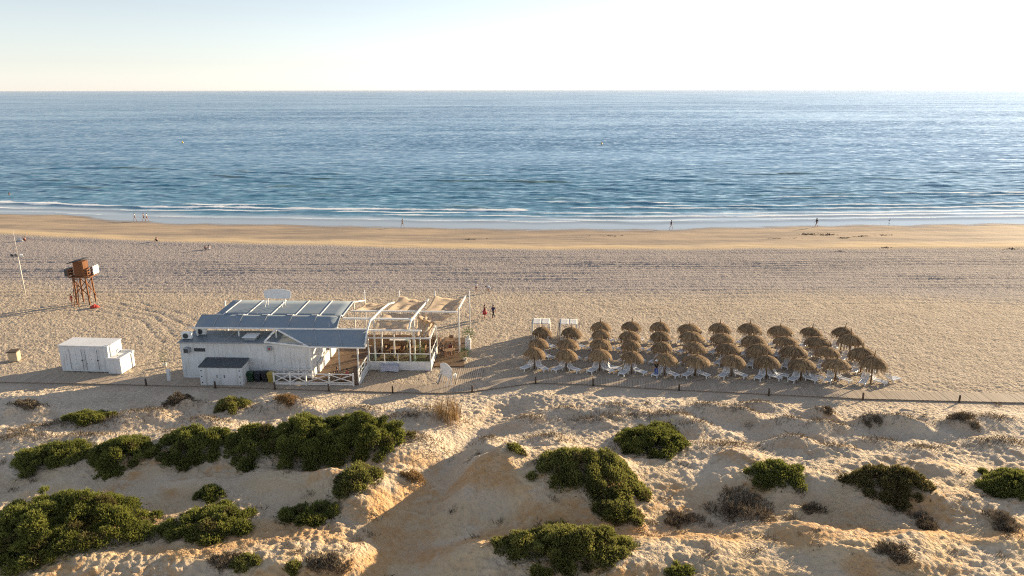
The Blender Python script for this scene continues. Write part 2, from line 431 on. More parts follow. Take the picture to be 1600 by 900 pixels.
M = dict(
    sand=sand_material(), sea=sea_material(), straw=straw_material(), glass=glass_material(),
    white=plain("white_paint", (.74, .74, .73), .45, .10, 2),
    white_frame=plain("white_timber", (.76, .75, .72), .5, .12, 3),
    plastic=plain("white_plastic", (.80, .80, .79), .38, .06, 4),
    wall=panel_material("white_panels", (.70, .71, .71), .55),
    hutwall=panel_material("white_container", (.70, .71, .71), .42),
    roof=panel_material("blue_grey_roof_sheet", (.215, .265, .315), 0, (.7, .75, .8), .9, .04),
    lowroof=panel_material("dark_roof_felt", (.130, .160, .188), 0, (.7, .75, .8)),
    boxroof=plain("box_roof_felt", (.085, .095, .105), .8, .25, 3),
    grey=plain("grey_metal", (.36, .38, .40), .45, .15, 3, metal=.2),
    darkgrey=plain("dark_metal", (.05, .055, .06), .5, .15),
    black=plain("black_rubber", (.02, .02, .022), .5, .15),
    green=plain("green_bin_plastic", (.015, .055, .025), .5, .12), blue=plain("navy_bin_plastic", (.018, .024, .035), .5, .12), yellow=plain("yellow_bin_plastic", (.42, .31, .07), .5, .15),
    chairwood=wood_material("chair_wood", (.16, .095, .05), (.30, .19, .11)), deck=wood_material("deck_boards", (.085, .055, .034), (.19, .125, .078)),
    plank=wood_material("path_boards", (.28, .225, .17), (.46, .375, .285), (6, 1.5, 6)),
    post=wood_material("post_timber", (.055, .042, .034), (.12, .09, .065), (8, 8, 1)),
    pole=wood_material("parasol_pole", (.09, .055, .032), (.20, .125, .075), (8, 8, 1)),
    tower=wood_material("tower_timber", (.10, .044, .020), (.23, .098, .042), (6, 6, 1)),
    towerroof=plain("tower_roof_felt", (.035, .030, .030), .7, .2),
    sail=cloth_material("tan_sail_cloth", (.80, .68, .53), .55), slat=plain("shaded_slats", (.66, .68, .71), .5, .08, 4), sheet=cloth_material("white_cloth", (.80, .79, .77), .3), bluesheet=cloth_material("bluish_cloth", (.66, .68, .78), .2),
    mast=plain("mast_paint", (.62, .59, .52), .5, .1), beige=plain("beige_concrete", (.52, .42, .28), .8, .15, 3, .01),
    leaf=leaf_material("juniper_leaf", (.046, .066, .018), (.29, .300, .070), .45),
    leaf2=leaf_material("juniper_leaf_olive", (.056, .068, .022), (.34, .33, .09), .48),
    leafbrown=leaf_material("browned_leaf", (.055, .050, .020), (.22, .19, .07), .4),
    dry=leaf_material("dry_stalk", (.10, .078, .055), (.29, .235, .165), .15), drygold=leaf_material("golden_grass", (.20, .125, .055), (.46, .31, .15), .3),
    potleaf=leaf_material("pot_plant_leaf", (.025, .07, .012), (.12, .22, .04)),
    bark=plain("bark", (.10, .07, .045), .9, .3, 6, .02),
    red=plain("red_fabric", (.42, .045, .03), .7, .15), redtop=plain("crimson_top", (.38, .035, .05), .8, .15), maroon=plain("maroon_fabric", (.14, .022, .03), .8, .15),
    navy=plain("navy_fabric", (.025, .035, .10), .8, .15), bluefab=plain("blue_trousers", (.045, .10, .36), .8, .15), blackfab=plain("black_fabric", (.015, .015, .018), .8, .1),
    whitefab=plain("white_fabric", (.72, .71, .69), .8, .1), bluefab2=plain("pale_blue_fabric", (.25, .38, .55), .8, .1), greyfab=plain("grey_fabric", (.16, .17, .20), .8, .1),
    skin=plain("skin", (.42, .235, .15), .55, .08), hair=plain("dark_hair", (.018, .013, .010), .6, .2), eye=plain("eye", (.02, .015, .012), .3, .0),
    weed=leaf_material("seaweed", (.06, .04, .028), (.15, .095, .06), .05),
    buoy=plain("buoy_yellow", (.65, .45, .06), .4, .1),
)

# ------------------------------------------------------------------ mesh builder
class MB:
    def __init__(s):
        s.v = []; s.f = []; s.mi = []; s.tone = []; s.sm = []
    def _t(s, n, tone): s.tone += [tone] * n
    def poly(s, pts, faces, mi=0, tone=.5, smooth=False):
        o = len(s.v); s.v += [tuple(p) for p in pts]; s._t(len(pts), tone)
        for f in faces: s.f.append([o + i for i in f]); s.mi.append(mi); s.sm.append(smooth)
        return s
    def box(s, x0, y0, z0, x1, y1, z1, mi=0, tone=.5, bev=0.0, mat=None):
        if bev:
            b = min(bev, (x1 - x0) * .45, (y1 - y0) * .45, (z1 - z0) * .45)
            pts = []
            for z, k in ((z0, b), (z0 + b, 0), (z1 - b, 0), (z1, b)):
                xa, xb, ya, yb = x0 + k, x1 - k, y0 + k, y1 - k
                pts += [(xa + b, ya, z), (xb - b, ya, z), (xb, ya + b, z), (xb, yb - b, z), (xb - b, yb, z), (xa + b, yb, z), (xa, yb - b, z), (xa, ya + b, z)]
            fs = [list(range(7, -1, -1)), list(range(24, 32))]
            for r in range(3):
                for i in range(8): fs.append([r * 8 + i, r * 8 + (i + 1) % 8, r * 8 + 8 + (i + 1) % 8, r * 8 + 8 + i])
        else:
            pts = [(x0, y0, z0), (x1, y0, z0), (x1, y1, z0), (x0, y1, z0), (x0, y0, z1), (x1, y0, z1), (x1, y1, z1), (x0, y1, z1)]
            fs = [(0, 3, 2, 1), (4, 5, 6, 7), (0, 1, 5, 4), (1, 2, 6, 5), (2, 3, 7, 6), (3, 0, 4, 7)]
        if mat is not None: pts = [tuple(mat @ Vector(p)) for p in pts]
        return s.poly(pts, fs, mi, tone)
    def bar(s, p, q, w, h=None, mi=0, tone=.5, up=(0, 0, 1)):
        """square bar from p to q, w across and h along the up direction"""
        p = Vector(p); q = Vector(q); h = h or w
        d = (q - p).normalized(); u = Vector(up)
        if abs(d.dot(u)) > .98: u = Vector((0, 1, 0))
        a = d.cross(u).normalized(); b = a.cross(d).normalized()
        pts = []
        for c in (p, q):
            for i, j in ((-1, -1), (1, -1), (1, 1), (-1, 1)): pts.append(c + a * (i * w / 2) + b * (j * h / 2))
        return s.poly(pts, [(0, 1, 2, 3), (7, 6, 5, 4), (0, 4, 5, 1), (1, 5, 6, 2), (2, 6, 7, 3), (3, 7, 4, 0)], mi, tone)
    def tube(s, pts, rad, n=8, mi=0, tone=.5, caps=True):
        pts = [Vector(p) for p in pts]
        if not hasattr(rad, "__len__"): rad = [rad] * len(pts)
        rings = []
        ref = None
        for i, p in enumerate(pts):
            d = (pts[min(i + 1, len(pts) - 1)] - pts[max(i - 1, 0)]).normalized()
            if ref is None: ref = Vector((1, 0, 0)) if abs(d.x) < .9 else Vector((0, 1, 0))
            a = (ref - d * ref.dot(d)).normalized(); b = d.cross(a); ref = a
            rings.append([p + (a * math.cos(t) + b * math.sin(t)) * rad[i] for t in (2 * math.pi * k / n for k in range(n))])
        fs = []
        for i in range(len(pts) - 1):
            for k in range(n): fs.append((i * n + k, i * n + (k + 1) % n, (i + 1) * n + (k + 1) % n, (i + 1) * n + k))
        if caps: fs.append(tuple(range(n - 1, -1, -1))); fs.append(tuple((len(pts) - 1) * n + k for k in range(n)))
        return s.poly([p for r in rings for p in r], fs, mi, tone, True)
    def lathe(s, prof, n=16, c=(0, 0, 0), mi=0, tone=.5, sx=1, sy=1):
        pts = []
        for r, z in prof:
            for k in range(n):
                t = 2 * math.pi * k / n; pts.append((c[0] + r * math.cos(t) * sx, c[1] + r * math.sin(t) * sy, c[2] + z))
        fs = []
        for i in range(len(prof) - 1):
            for k in range(n): fs.append((i * n + k, i * n + (k + 1) % n, (i + 1) * n + (k + 1) % n, (i + 1) * n + k))
        if prof[0][0] > 1e-4: fs.append(tuple(range(n - 1, -1, -1)))
        if prof[-1][0] > 1e-4: fs.append(tuple((len(prof) - 1) * n + k for k in range(n)))
        return s.poly(pts, fs, mi, tone, True)
    def sheet(s, fn, nu, nv, th=.012, mi=0, tone=.5):
        """cloth or sheet with real thickness: fn(u, v) gives a point, u and v run 0..1"""
        P = [[Vector(fn(i / nu, j / nv)) for j in range(nv + 1)] for i in range(nu + 1)]
        top = [p for r in P for p in r]; bot = [p - Vector((0, 0, th)) for p in top]
        m = nv + 1; N = len(top); fs = []
        for i in range(nu):
            for j in range(nv):
                a, b, c, d = i * m + j, (i + 1) * m + j, (i + 1) * m + j + 1, i * m + j + 1
                fs += [(a, b, c, d), (N + d, N + c, N + b, N + a)]
        edge = [i * m for i in range(nu + 1)] + [nu * m + j for j in range(1, m)] + [i * m + nv for i in range(nu - 1, -1, -1)] + [j for j in range(nv - 1, 0, -1)]
        for a, b in zip(edge, edge[1:] + edge[:1]): fs.append((b, a, N + a, N + b))
        return s.poly(top + bot, fs, mi, tone, True)
    def mesh(s, name, mats):
        me = bpy.data.meshes.new(name)
        me.from_pydata(s.v, [], s.f)
        for m in (mats if isinstance(mats, (list, tuple)) else [mats]): me.materials.append(m)
        me.polygons.foreach_set("material_index", s.mi)
        me.polygons.foreach_set("use_smooth", s.sm)
        set_attr(me, "tone", s.tone)
        me.update()
        return me
    def build(s, name, mats, parent=None, loc=(0, 0, 0), rotz=0):
        o = bpy.data.objects.new(name, s.mesh(name, mats))
        COL.objects.link(o); o.location = loc; o.rotation_euler = (0, 0, rotz)
        if parent: o.parent = parent
        return o

def tag(o, label, cat, group=None, kind=None):
    if label: o["label"] = label
    if cat: o["category"] = cat
    if group: o["group"] = group
    if kind: o["kind"] = kind
    return o
def empty(name, loc, label, cat, rotz=0, group=None):
    o = bpy.data.objects.new(name, None); COL.objects.link(o)
    o.empty_display_size = .3; o.location = loc; o.rotation_euler = (0, 0, rotz)
    return tag(o, label, cat, group)
def copy_tree(o, parent=None):
    c = o.copy(); COL.objects.link(c); c.parent = parent
    for ch in list(o.children): copy_tree(ch, c)
    return c

# ------------------------------------------------------------------ sky, sun
world = bpy.data.worlds.new("World"); scene.world = world; world.use_nodes = True
wn = world.node_tree.nodes; wl = world.node_tree.links
sky = wn.new("ShaderNodeTexSky"); sky.sky_type = 'NISHITA'; sky.sun_disc = False
sky.sun_elevation = R(SUN_EL); sky.sun_rotation = R(SUN_AZ)
sky.altitude = 300; sky.air_density = 1.1; sky.dust_density = .15; sky.ozone_density = 2.0
bg = wn["Background"]
hs = wn.new("ShaderNodeHueSaturation"); hs.inputs["Saturation"].default_value = .40      # hazy, milky air: a paler sky all round
wl.new(sky.outputs[0], hs.inputs["Color"])
wb = wn.new("ShaderNodeMix"); wb.data_type = "RGBA"; wb.blend_type = "MULTIPLY"; wb.inputs[0].default_value = 1; wb.inputs[7].default_value = (.955, .98, 1.06, 1)
wl.new(hs.outputs[0], wb.inputs[6]); wl.new(wb.outputs[2], bg.inputs[0]); bg.inputs[1].default_value = 0.088
sun_d = bpy.data.lights.new("sun", 'SUN'); sun_d.energy = 5.0; sun_d.angle = R(0.5); sun_d.color = (1.0, .78, .50)
sun = bpy.data.objects.new("sun", sun_d); COL.objects.link(sun)
sv = Vector((math.sin(R(SUN_AZ)) * math.cos(R(SUN_EL)), math.cos(R(SUN_AZ)) * math.cos(R(SUN_EL)), math.sin(R(SUN_EL))))
sun.rotation_euler = sv.to_track_quat('Z', 'Y').to_euler()
scene.view_settings.view_transform = 'Standard'; scene.view_settings.look = 'None'
scene.view_settings.exposure = 1.25; scene.view_settings.gamma = 1.0
scene.cycles.sample_clamp_indirect = 6; scene.cycles.max_bounces = 6
scene.cycles.transparent_max_bounces = 8
scene.cycles.use_denoising = False
scene.cycles.use_adaptive_sampling = False
scene.cycles.denoiser = 'OPENIMAGEDENOISE'
scene.cycles.denoising_input_passes = 'RGB_ALBEDO_NORMAL'
scene.cycles.filter_width = 1.1

# ------------------------------------------------------------------ ground sheet
def arange(*segs):
    out = []
    for a, b, st in segs: out.append(np.arange(a, b, st))
    return np.concatenate(out)
ty = arange((-120, 20, 12), (20, 32, .6), (32, 63, .125), (63, 92, .24), (92, 128, .30), (128, 172, .45), (172, 260, 8), (260, 320, 20))
tt = arange((-14, -2, 1.2), (-2, -.86, .06), (-.86, .86, .0022), (.86, 2, .06), (2, 14.1, 1.2))
YY, TT = np.meshgrid(ty, tt, indexing="ij")
XX = TT * (np.maximum(YY, 22) + 4)
xf, yf = XX.ravel(), YY.ravel()
base = smooth_height(xf, yf)
zz = base + small_relief(xf, yf)
me = grid_mesh("sand", XX, YY, zz.reshape(XX.shape))
pf = path_front(xf); berm = at_berm(xf); ysh = yshore(xf)
duneA = smooth(0, 2, pf - yf)
footend = smooth(berm - .8, berm + 1.2, yf + .5 * perlin(xf / 3, yf / 2))
wetA = smooth(berm + 2.0, berm + 7.0, yf + 3.0 * perlin(xf / 19, yf / 5) + .8 * perlin(xf / 5, yf / 2))
goldA = footend * (1 - wetA)
sheenA = smooth(ysh - 4.0, ysh + .1, yf + 1.6 * perlin(xf / 7, yf / 1.6))
gz = base.reshape(XX.shape)
gyy, _ = np.gradient(gz); dY = np.gradient(ty)[:, None]
slope_y = (gyy / dY).ravel()
gxx = (np.gradient(gz, axis=1) / np.maximum(np.gradient(XX, axis=1), 1e-3)).ravel()
orangeA = duneA * np.clip(smooth(.22, .5, np.hypot(slope_y, gxx)) * smooth(-.3, .3, fbm(xf / 5 + 31, yf / 4, 3)) * (.25 + .75 * smooth(53, 44, yf)) + 0.9 * smooth(44, 36, yf) * smooth(-.1, .6, fbm(xf / 7 + 3, yf / 4 + 9, 3)), 0, 1)
footA = np.where(yf < pf, .62 + .38 * smooth(-.2, .5, perlin(xf / 8, yf / 6)), 1.0) * (1 - .93 * footend)
near_bar = smooth(0, 1.5, yf - pf) * (1 - smooth(1.2, 3, yf - pf))
footA = footA * (1 - .6 * near_bar)
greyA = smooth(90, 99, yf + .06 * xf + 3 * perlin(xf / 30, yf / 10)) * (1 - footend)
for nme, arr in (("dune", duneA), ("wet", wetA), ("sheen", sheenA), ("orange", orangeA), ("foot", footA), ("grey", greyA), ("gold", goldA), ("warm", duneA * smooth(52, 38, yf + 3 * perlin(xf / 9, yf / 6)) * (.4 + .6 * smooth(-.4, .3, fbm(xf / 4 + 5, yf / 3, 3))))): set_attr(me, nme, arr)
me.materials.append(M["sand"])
ground = bpy.data.objects.new("sand", me); COL.objects.link(ground)
tag(ground, "pale trampled beach sand and hummocky dunes in low sun", None, None, "structure")

# ------------------------------------------------------------------ sea
sd = arange((-6, 130, .34), (130, 260, 1.6)); far = 260 * 1.08 ** np.arange(0, 75)
sd = np.concatenate([sd, far])
st = arange((-9, -1.2, .6), (-1.2, 1.2, .0042), (1.2, 9.1, .6))
DD, ST = np.meshgrid(sd, st, indexing="ij")
ybase = 148 + np.maximum(DD, -6)
SX = ST * (ybase + 4)
SYs = np.where(DD < 200, yshore(SX), 148)
blend = smooth(0, 120, DD)
SYY = (1 - blend) * (yshore(SX) + DD) + blend * (148 + DD)
x, y, dd = SX.ravel(), SYY.ravel(), (SYY - yshore(SX)).ravel()
amp = smooth(7, 40, dd) * (1 - .7 * smooth(60, 170, dd)) * (dd < 600)
warp = 3.6 * perlin(x / 26, y / 22) + 1.6 * perlin(x / 9, y / 9 + 5)
ph = (dd + warp)
sets = smooth(-.15, .6, perlin(x / 19 + 2, ph / 14))
crest = np.exp(-((np.mod(ph, 17.0) - 8.5) / 1.7) ** 2) * sets
crest2 = np.exp(-((np.mod(ph + 5, 8.6) - 4.3) / 1.1) ** 2) * smooth(-.3, .5, perlin(x / 9 + 9, ph / 8))
wz = WATER + amp * (.30 * crest + .22 * crest2 + .13 * fbm(x / 4.5, y / 2.8, 2)) + .004
# breaking line and the thin swash lines nearer the sand
def px_line(pts):
    w = [at_h(a, b, WATER) for a, b in pts]
    return np.array([p[0] for p in w]), np.array([p[1] for p in w])
foam = 0 * x
def add_line(pts, width, strength, seed, lift=0.0, patch=.25):
    global foam, wz
    lx, ly = px_line(pts)
    Y = np.interp(x, lx, ly) + 1.2 * perlin(x / 17 + seed, 0 * x) + .5 * perlin(x / 5 + seed, 0 * x + 4)
    inside = ((x > lx[0]) & (x < lx[-1])).astype(float)
    ends = smooth(lx[0], lx[0] + 9, x) * (1 - smooth(lx[-1] - 9, lx[-1], x))
    on = smooth(-patch - .3, patch, perlin(x / 15 + seed * 3, 0 * x + seed) + .15) * ends
    wd = width * (.6 + .6 * smooth(-.5, .6, perlin(x / 6 + seed, 0 * x + 2)))
    d = (y - Y) / wd
    prof = np.where(d < 0, np.exp(-(d * 3.0) ** 2), np.exp(-(d) ** 2))
    foam = np.maximum(foam, strength * prof * on)
    wz = wz + lift * ends * np.exp(-((y - Y) / 1.6) ** 2)
add_line([(-150, 314), (0, 316), (100, 320), (220, 324), (330, 324.5), (430, 327), (560, 328), (700, 329.5), (850, 331)], 4.2, 1.25, 1.2, .38, .5)
add_line([(-150, 320), (0, 324), (200, 328.5), (420, 330), (640, 333), (900, 335), (1200, 335), (1650, 331)], 1.5, 1.05, 5.7, .18, .4)
add_line([(240, 318), (330, 321), (420, 320.5), (480, 322)], 2.6, 1.1, 2.1, .25, .8)
add_line([(540, 305), (580, 307), (625, 307)], 2.6, 1.05, 8.3, .3, .9)
add_line([(820, 316), (900, 318), (1000, 318), (1100, 319)], 2.2, .9, 3.3, .3, .3)
add_line([(560, 336), (760, 338), (1000, 341), (1300, 339), (1650, 336)], 1.4, .95, 15.3, .16, .5)
add_line([(860, 326), (1050, 327), (1300, 328), (1500, 326), (1700, 324)], 1.8, .95, 17.7, .22, .4)
add_line([(1350, 303), (1450, 304), (1580, 304), (1700, 303)], 2.4, 1.0, 21.7, .3, .5)
add_line([(1000, 323), (1200, 324), (1400, 322), (1600, 320), (1700, 319)], 2.0, .9, 9.1, .25, .3)
add_line([(1180, 309), (1330, 310), (1500, 308), (1700, 306)], 2.2, .8, 4.4, .3, .2)
add_line([(200, 337), (420, 341), (640, 344), (850, 348), (1000, 346), (1300, 343), (1650, 341)], .7, .8, 6.6, .10, .3)
add_line([(700, 346), (850, 343), (1000, 349), (1250, 345), (1500, 342), (1700, 339)], .5, .62, 11.3, .10, .4)
add_line([(900, 340), (1100, 338), (1300, 339), (1650, 335)], .7, .7, 12.9, .14, .4)
add_line([(-100, 328), (60, 331), (200, 336)], .7, .8, 7.9, .06, .3)
foam = np.maximum(foam, .46 * crest * amp * smooth(.15, .6, perlin(x / 9 + 5, y / 5)) * (dd < 120))
fx_ = 1 + .55 * smooth(-20, 70, x)
film = 1 - smooth(6.5 * fx_, 14.5 * fx_, dd + 2.2 * perlin(x / 14, y / 4))
green = np.clip(crest * amp * 1.5 * (dd < 130) * smooth(-.2, .4, perlin(x / 21 + 4, y / 9)), 0, 1) * (dd > 12)
sm_ = grid_mesh("sea", SX, SYY, wz.reshape(SX.shape))
for nme, arr in (("foam", foam), ("film", film), ("dist", dd), ("green", green)): set_attr(sm_, nme, arr)
sm_.materials.append(M["sea"])
sea = bpy.data.objects.new("sea", sm_); COL.objects.link(sea)
tag(sea, "blue sea with small breaking waves reaching the horizon", None, None, "structure")

# ------------------------------------------------------------------ boardwalk
def polyline_points(pts, step):
    out = []; carry = 0
    for (ax, ay), (bx, by) in zip(pts[:-1], pts[1:]):
        L = math.hypot(bx - ax, by - ay); t = carry
        while t < L:
            k = t / L; out.append((ax + k * (bx - ax), ay + k * (by - ay), math.atan2(by - ay, bx - ax))); t += step
        carry = t - L
    return out
walk = MB()
for i, (X, Y, a) in enumerate(polyline_points(PFW, .150)):
    m = Matrix.Translation((X, Y, 0)) @ Matrix.Rotation(a, 4, 'Z')
    j = random.uniform(-.03, .03)
    walk.box(-.066, .0 + j, .075, .066, 1.9 + j, .115 + random.uniform(-.006, .006), 0, random.random(), 0, m)
for (ax, ay), (bx, by) in zip(PFW[:-1], PFW[1:]):
    for o in (.06, 1.8):
        a = math.atan2(by - ay, bx - ax); ox, oy = -math.sin(a) * o, math.cos(a) * o
        walk.bar((ax + ox, ay + oy, -.02), (bx + ox, by + oy, -.02), .06, .12, 0, .1)
o = walk.build("path", [M["plank"], M["post"]])
tag(o, "plank boardwalk running between the dunes and the beach bar", None, None, "structure")

bollard_px = [(228, 600, "left of the white storage box"), (336, 604, "in front of the white storage box"), (429, 606, "at the left end of the white fence"), (513, 609, "in front of the white fence"),
              (613, 612, "below the table with the white cloth"), (737, 611, "beside the oval board, where the path bends"), (836, 598, "in front of the leftmost front parasol"), (926, 601, "in front of the third front parasol"),
              (1060, 609, "between the fifth and sixth front parasols"), (1200, 617, "in front of the eighth front parasol"), (1347, 624, "in front of the rightmost front parasol"), (1497, 628, "rightmost, alone beyond the parasols")]
bp = MB(); bp.lathe([(.085, -.2), (.085, .60), (.075, .68), (.04, .71), (0, .715)], 10, tone=.4)
bm_post = bp.mesh("bollard", M["post"])
for px, py, where in bollard_px:
    X, Y = at_h(px, py, .1)
    o = bpy.data.objects.new("wooden_bollard", bm_post); COL.objects.link(o); o.location = (X, Y - .06, .02)
    o.rotation_euler = (random.uniform(-.03, .03), random.uniform(-.04, .04), random.random() * 6)
    tag(o, "dark wooden path post " + where, "post", "wooden posts along the boardwalk")

# ------------------------------------------------------------------ beach bar
BO = Vector((-31.96, 64.25, 0)); BROT = R(-2)
def bl(lx, ly, lz=0):
    c, s = math.cos(BROT), math.sin(BROT)
    return Vector((BO.x + lx * c - ly * s, BO.y + lx * s + ly * c, lz))
bar = empty("beach_bar", BO, "white single storey beach bar under stepped blue grey roofs", "building", BROT)
w = MB(); w.box(0, 0, 0, 12.8, 3.3, 3.6); w.box(8.2, 3.3, 0, 12.6, 8.2, 3.3, 0)
wall = w.build("wall", M["wall"], bar)
t = MB(); t.box(-.02, -.025, .0, 12.82, -.001, .16); t.box(-.03, -.03, 3.56, 12.83, 0, 3.68); t.box(-.03, 0, 3.56, -.001, 3.3, 3.68)
for k in (0, 4.25, 8.5, 12.72): t.box(k, -.018, .16, k + .07, -.001, 3.56)
t.build("wall_trim", M["white"], wall)
for i, (a, b) in enumerate(((.28, .68), (1.35, 2.45))):
    fr = MB(); fr.box(a - .05, -.03, 2.72, b + .05, .02, 2.78); fr.box(a - .05, -.03, 3.14, b + .05, .02, 3.20); fr.box(a - .05, -.03, 2.78, a, .02, 3.14); fr.box(b, -.03, 2.78, b + .05, .02, 3.14)
    f = fr.build("window", M["white"], bar)
    p = MB(); p.box(a, -.012, 2.78, b, -.004, 3.14); p.build("pane", M["darkgrey"], f)
lr = MB(); lr.box(-.12, -.16, 3.685, 12.9, 3.4, 3.76)
lowroof = lr.build("lower_roof", M["lowroof"], bar)
e = MB(); e.bar((-.12, -.17, 3.73), (12.9, -.17, 3.73), .05, .12); e.box(4.24, -.14, 3.761, 4.30, 3.38, 3.80); e.build("roof_edge", M["grey"], lowroof)
# upper roof: curved front tier, flat rear tier, sloping canopy over the terrace
def tierA(u, v):   # v 0 eave .. 1 top
    return (.9 + u * 14.0, 1.5 + 1.75 * v, 4.72 + .76 * (.75 * v + .25 * math.sin(v * math.pi / 2)))
r = MB(); r.sheet(tierA, 12, 8, .06); ra = r.build("front_roof", M["roof"], bar)
r = MB(); r.sheet(lambda u, v: (1.9 + u * 13.0, 3.55 + 5.0 * v, 5.22 + .18 * v), 12, 4, .06); rb = r.build("rear_roof", M["roof"], bar)
def tierC(u, v):   # v 0 top .. 1 eave; the left side is cut on the diagonal
    x0 = 8.95 + 3.65 * v
    return (x0 + u * (18.0 - x0), 1.52 - 1.9 * v, 4.68 - 1.18 * v ** 1.25)
r = MB(); r.sheet(tierC, 10, 8, .06); rc = r.build("terrace_canopy", M["roof"], bar)
RIBS = (2.7, 5.1, 7.55, 10.05, 12.5, 14.85)
for k, lx in enumerate(RIBS):
    m = MB()
    pa = [Vector((lx, 1.5 + 1.75 * v, 4.76 + .76 * (.75 * v + .25 * math.sin(v * math.pi / 2)))) for v in (0, .25, .5, .75, 1)]
    m.bar((lx - .55, 3.30, 5.50), (lx, 3.30, 5.50), .07, .09); m.bar((lx, 3.25, 5.53), (lx + .03, 3.70, 5.33), .09, .10)
    m.bar((lx + .03, 3.62, 5.25), (lx + .05, 8.55, 5.432), .085, .055)
    m.build("roof_rib", M["white_frame"], bar)
    m = MB()
    for a, b in zip(pa, pa[1:]): m.bar(a, b, .055, .03)
    m.build("roof_seam", M["grey"], ra)
m = MB(); m.bar((.7, 1.44, 4.70), (18.0, 1.44, 4.70), .13, .14); m.bar((.1, 1.40, 4.66), (.7, 1.44, 4.70), .05, .05)
m.build("gutter", M["white_frame"], bar)
m = MB()
for p, q in (((8.95, 1.35, 4.62), (8.3, -.1, 3.86)), ((8.3, -.1, 3.86), (12.6, -.42, 3.56)), ((8.95, 1.40, 4.66), (12.6, -.42, 3.56)), ((12.55, -.42, 3.52), (18.05, -.42, 3.50))): m.bar(p, q, .11, .13)
m.bar((8.3, -.1, 3.77), (8.3, -.1, 3.60), .11); m.bar((8.95, 1.35, 3.765), (8.95, 1.35, 4.6), .10)
m.build("canopy_frame", M["white_frame"], bar)
for v in (13.4, 15.75):
    m = MB(); m.bar((v - .75, 1.5, 4.75), (v + .05, -.36, 3.585), .07, .06); m.build("canopy_rib", M["grey"], rc)
for lx in (1.0, 5.1, 10.0, 14.85):
    for ly, top in ((1.75, 4.80), (8.4, 5.33)):
        if lx < 12 and ly < 3: z0 = 3.765
        else: z0 = 0
        m = MB(); m.bar((lx, ly, z0), (lx, ly, top), .12); m.build("roof_post", M["white_frame"], bar)
# terrace under the canopy: raised boards, low side wall, counter
m = MB(); m.box(12.84, -1.42, .0, 17.5, 8.2, .28)
m.box(9.5, -1.42, .0, 12.83, -.03, .18)
for k in range(31):
    xx = 12.86 + k * .15; m.box(xx, -1.46, .281, xx + .135, 8.15, .302, 0, random.random())
m.build("terrace_floor", M["deck"], bar)
m = MB(); m.box(12.82, 1.2, .31, 13.05, 4.6, 1.35); m.box(12.82, 5.2, .31, 13.05, 8.2, 2.6)
m.build("bar_counter", M["wall"], bar)
m = MB(); m.box(17.42, -1.40, .05, 17.56, 2.50, .72); m.build("side_panel", M["white"], bar)
m = MB()
for ly in (-1.36, -.1, 1.2, 2.42): m.bar((17.49, ly, .721), (17.49, ly, 1.55), .09)
m.bar((17.49, -1.4, 1.58), (17.49, 2.5, 1.58), .09, .06); m.bar((17.49, -1.33, 1.12), (17.49, 2.4, 1.12), .05)
m.build("side_rail", M["white_frame"], bar)
m = MB(); m.bar((17.15, -1.36, 0), (17.15, -.45, 3.45), .12, .12); 
for q in (17.3, 12.75):
    m = MB(); m.bar((q, -.40, .31), (q, -.40, 3.45), .13); m.build("terrace_post", M["white_frame"], bar)
# roof sign seen from behind
sg = empty("roof_sign", bl(7.3, 7.0, 5.35), "white oval topped board on legs standing on the bar's rear roof", "sign board", BROT)
def oval(wd, ht, z0, th, tilt=0):
    pts = []
    n = 14
    top = [(-wd / 2 + wd * i / n, z0 + ht - .16 * ht * (2 * i / n - 1) ** 2 * 1.4) for i in range(n + 1)]
    bot = [(wd / 2 * .94 - wd * .94 * i / n, z0 + .05 * ht * (2 * i / n - 1) ** 2) for i in range(n + 1)]
    out = top + bot
    m = MB(); N = len(out)
    m.poly([(a, -th / 2, b) for a, b in out] + [(a, th / 2, b) for a, b in out], [tuple(range(N - 1, -1, -1)), tuple(range(N, 2 * N))] + [(i, (i + 1) % N, N + (i + 1) % N, N + i) for i in range(N)])
    return m
oval(2.9, 1.05, .72, .06).build("board", M["white"], sg)
for x0 in (-1.15, .65):
    m = MB(); m.bar((x0, .05, .0), (x0 + .1, .05, .72), .07); m.bar((x0, -.75, .03), (x0 + .1, -.03, .95), .05); m.build("leg", M["white_frame"], sg)
# roof plant
def ac_unit(loc, label, sx=.95, sz=.72):
    e_ = empty("air_conditioner", loc, label, "air conditioner", BROT + .1)
    m = MB(); m.box(-sx / 2, -.2, .08, sx / 2, .2, sz, 0, .5, .03); m.build("casing", M["plastic"], e_)
    m = MB(); m.lathe([(.0, .0), (.24, .0), (.26, .03), (.22, .035), (.0, .03)], 16)
    g = m.build("fan_grille", M["darkgrey"], e_); g.rotation_euler = (R(90), 0, 0); g.location = (-.08, -.203, .08 + sz * .44)
    m = MB(); m.box(-sx / 2 + .05, -.16, 0, -sx / 2 + .12, .16, .08); m.build("foot", M["grey"], e_); m = MB(); m.box(sx / 2 - .12, -.16, 0, sx / 2 - .05, .16, .08); m.build("foot", M["grey"], e_)
ac_unit(bl(.45, .75, 3.762), "white air conditioner nearest the front edge of the flat roof")
ac_unit(bl(1.25, 2.05, 3.762), "white air conditioner half under the front roof's left end")
ht = empty("roof_hatch", bl(6.6, .95, 3.762), "pale grey raised vent hatch on the bar's flat roof", "roof hatch", BROT)
m = MB(); m.box(-.5, -.4, 0, .5, .75, .26); m.build("curb", M["grey"], ht)
m = MB(); m.box(-.68, -.5, .262, .62, .9, .33, 0, .5, .02); m.build("cover", M["white"], ht)
wv = empty("wall_air_unit", bl(.78, -.03, 2.75), "weathered grey air unit fixed high on the white wall", "air unit", BROT)
m = MB(); m.box(-.26, -.46, 0, .26, 0, .52, 0, .5, .03); m.build("casing", M["grey"], wv); m = MB(); m.box(-.2, -.475, .08, .2, -.461, .44); m.build("grille", M["darkgrey"], wv)
